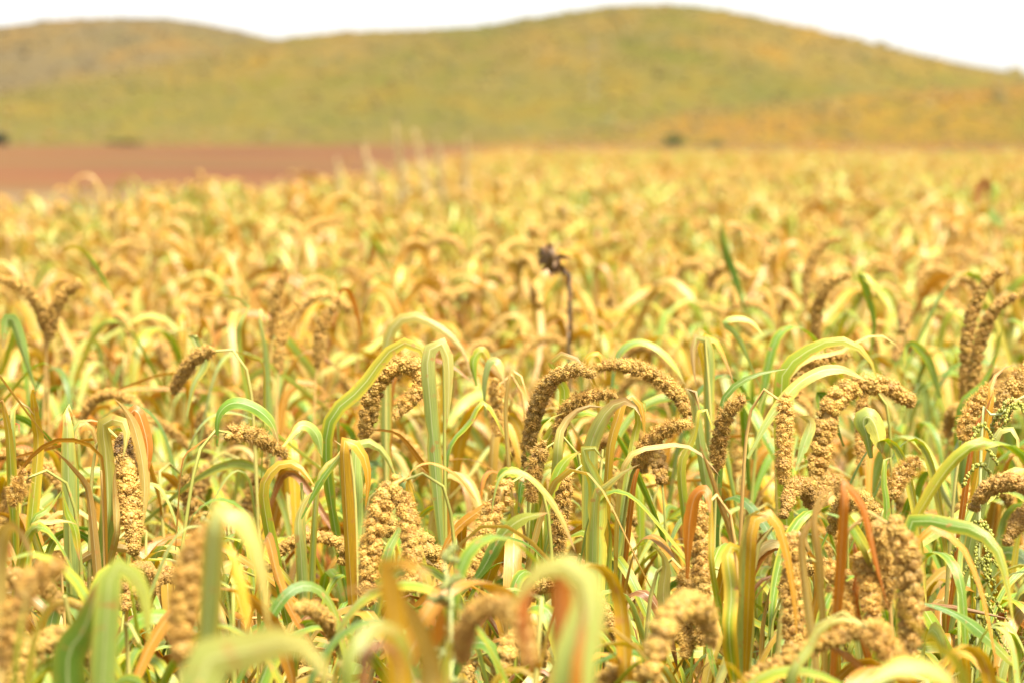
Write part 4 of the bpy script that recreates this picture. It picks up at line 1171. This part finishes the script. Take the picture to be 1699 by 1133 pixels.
def weed(path, branches, label, seed, tint, bead=0.0015, blen=0.055, nb=40, droop=1.0):
    rng = np.random.default_rng(seed)
    P = np.array(path)
    root = np.array((P[0][0], P[0][1], 0))
    t = tag(empty('weed', root), label, 'weed')
    full = np.vstack([[root], [(root + P[0]) / 2], P]) - root
    q = resample(full, 60)
    obj('stalk', tube(q, (0.004, 0.0014), [(0.3, 0.3, 0.1), (0.4, 0.44, 0.18)], resam=False, k=6), M_STEM, t)
    g = Geo()
    st = int(60 * .45)
    bv, bf = ICO[1]
    for k in range(branches):
        i = rng.integers(st, 60)
        a = rng.uniform(0, 6.28)
        d = np.array((math.cos(a) * .7, math.sin(a) * .7, rng.uniform(-.2, .5)))
        L = blen * rng.uniform(.5, 1.3) * (1.2 - .8 * (i - st) / (60 - st))
        s = np.linspace(0, 1, nb)[:, None]
        br = q[i] + d * L * s + np.array((0, 0, -droop)) * L * .9 * s ** 2
        c = br + rng.normal(0, bead * .7, br.shape)
        V = c[:, None] + bv[None] * bead * rng.uniform(.6, 1.3, (nb, 1, 1)) * (1, 1, 1.3)
        g.add(V.reshape(-1, 3), (bf[None] + (np.arange(nb) * len(bv))[:, None, None]).reshape(-1, 3), np.repeat(np.array(tint) * np.exp(rng.normal(0, .25, (nb, 1))), len(bv), 0), np.full((nb * len(bv), 2), .3))
        g.join(tube(br, (0.0009, 0.0004), tint, ns=8, k=4))
    obj('foliage', g, M_STEM, t)
weed([at(1628, 740, 2.7), at(1650, 700, 2.7), at(1675, 672, 2.7), at(1712, 650, 2.7)], 60, 'green weed with drooping beaded sprays at the right edge', 7, (0.20, 0.20, 0.025))
weed([at(748, 1060, 1.95), at(746, 1000, 1.95), at(742, 960, 1.95), at(735, 925, 1.95)], 40, 'blurred fine leaved green weed low in front of the twin heads', 8, (0.13, 0.14, 0.03), droop=.2, blen=.05)
# broad-leaved weed standing out of the far crop at the right
wr_ = at(1646, 420, 7.5); root = np.array((wr_[0], 7.5, 0))
t = tag(empty('weed', root), 'blurred brown weed with a dark green leaf rising from the right of the field', 'weed')
stp = np.array([root, root + (0, 0, .7), at(1645, 380, 7.5), at(1644, 330, 7.5), at(1638, 306, 7.5)]) - root
obj('stalk', tube(stp, (.006, .003), [(0.3, 0.26, 0.08), (0.26, 0.22, 0.06)], ns=30, k=7), M_STEM, t)
r2 = np.random.default_rng(3)
for PP, wd, kd in (([(1645, 318), (1634, 304), (1624, 320), (1621, 345)], 17, 'rust'), ([(1642, 345), (1650, 362), (1660, 372), (1664, 384)], 16, 'deep'), ([(1644, 312), (1652, 308), (1652, 325), (1648, 345)], 12, 'green')):
    W = np.array([at(a_, b_, 7.48) for a_, b_ in PP]) - root
    T = unit(np.gradient(resample(W, 20), axis=0))
    obj('leaf', blade(resample(W, 20), wd * 7.5 / FPX, unit(np.cross(T, (0, 1, 0))) + np.array((0, .5, 0)), kd, r2, ns=20), M_LEAF, t)
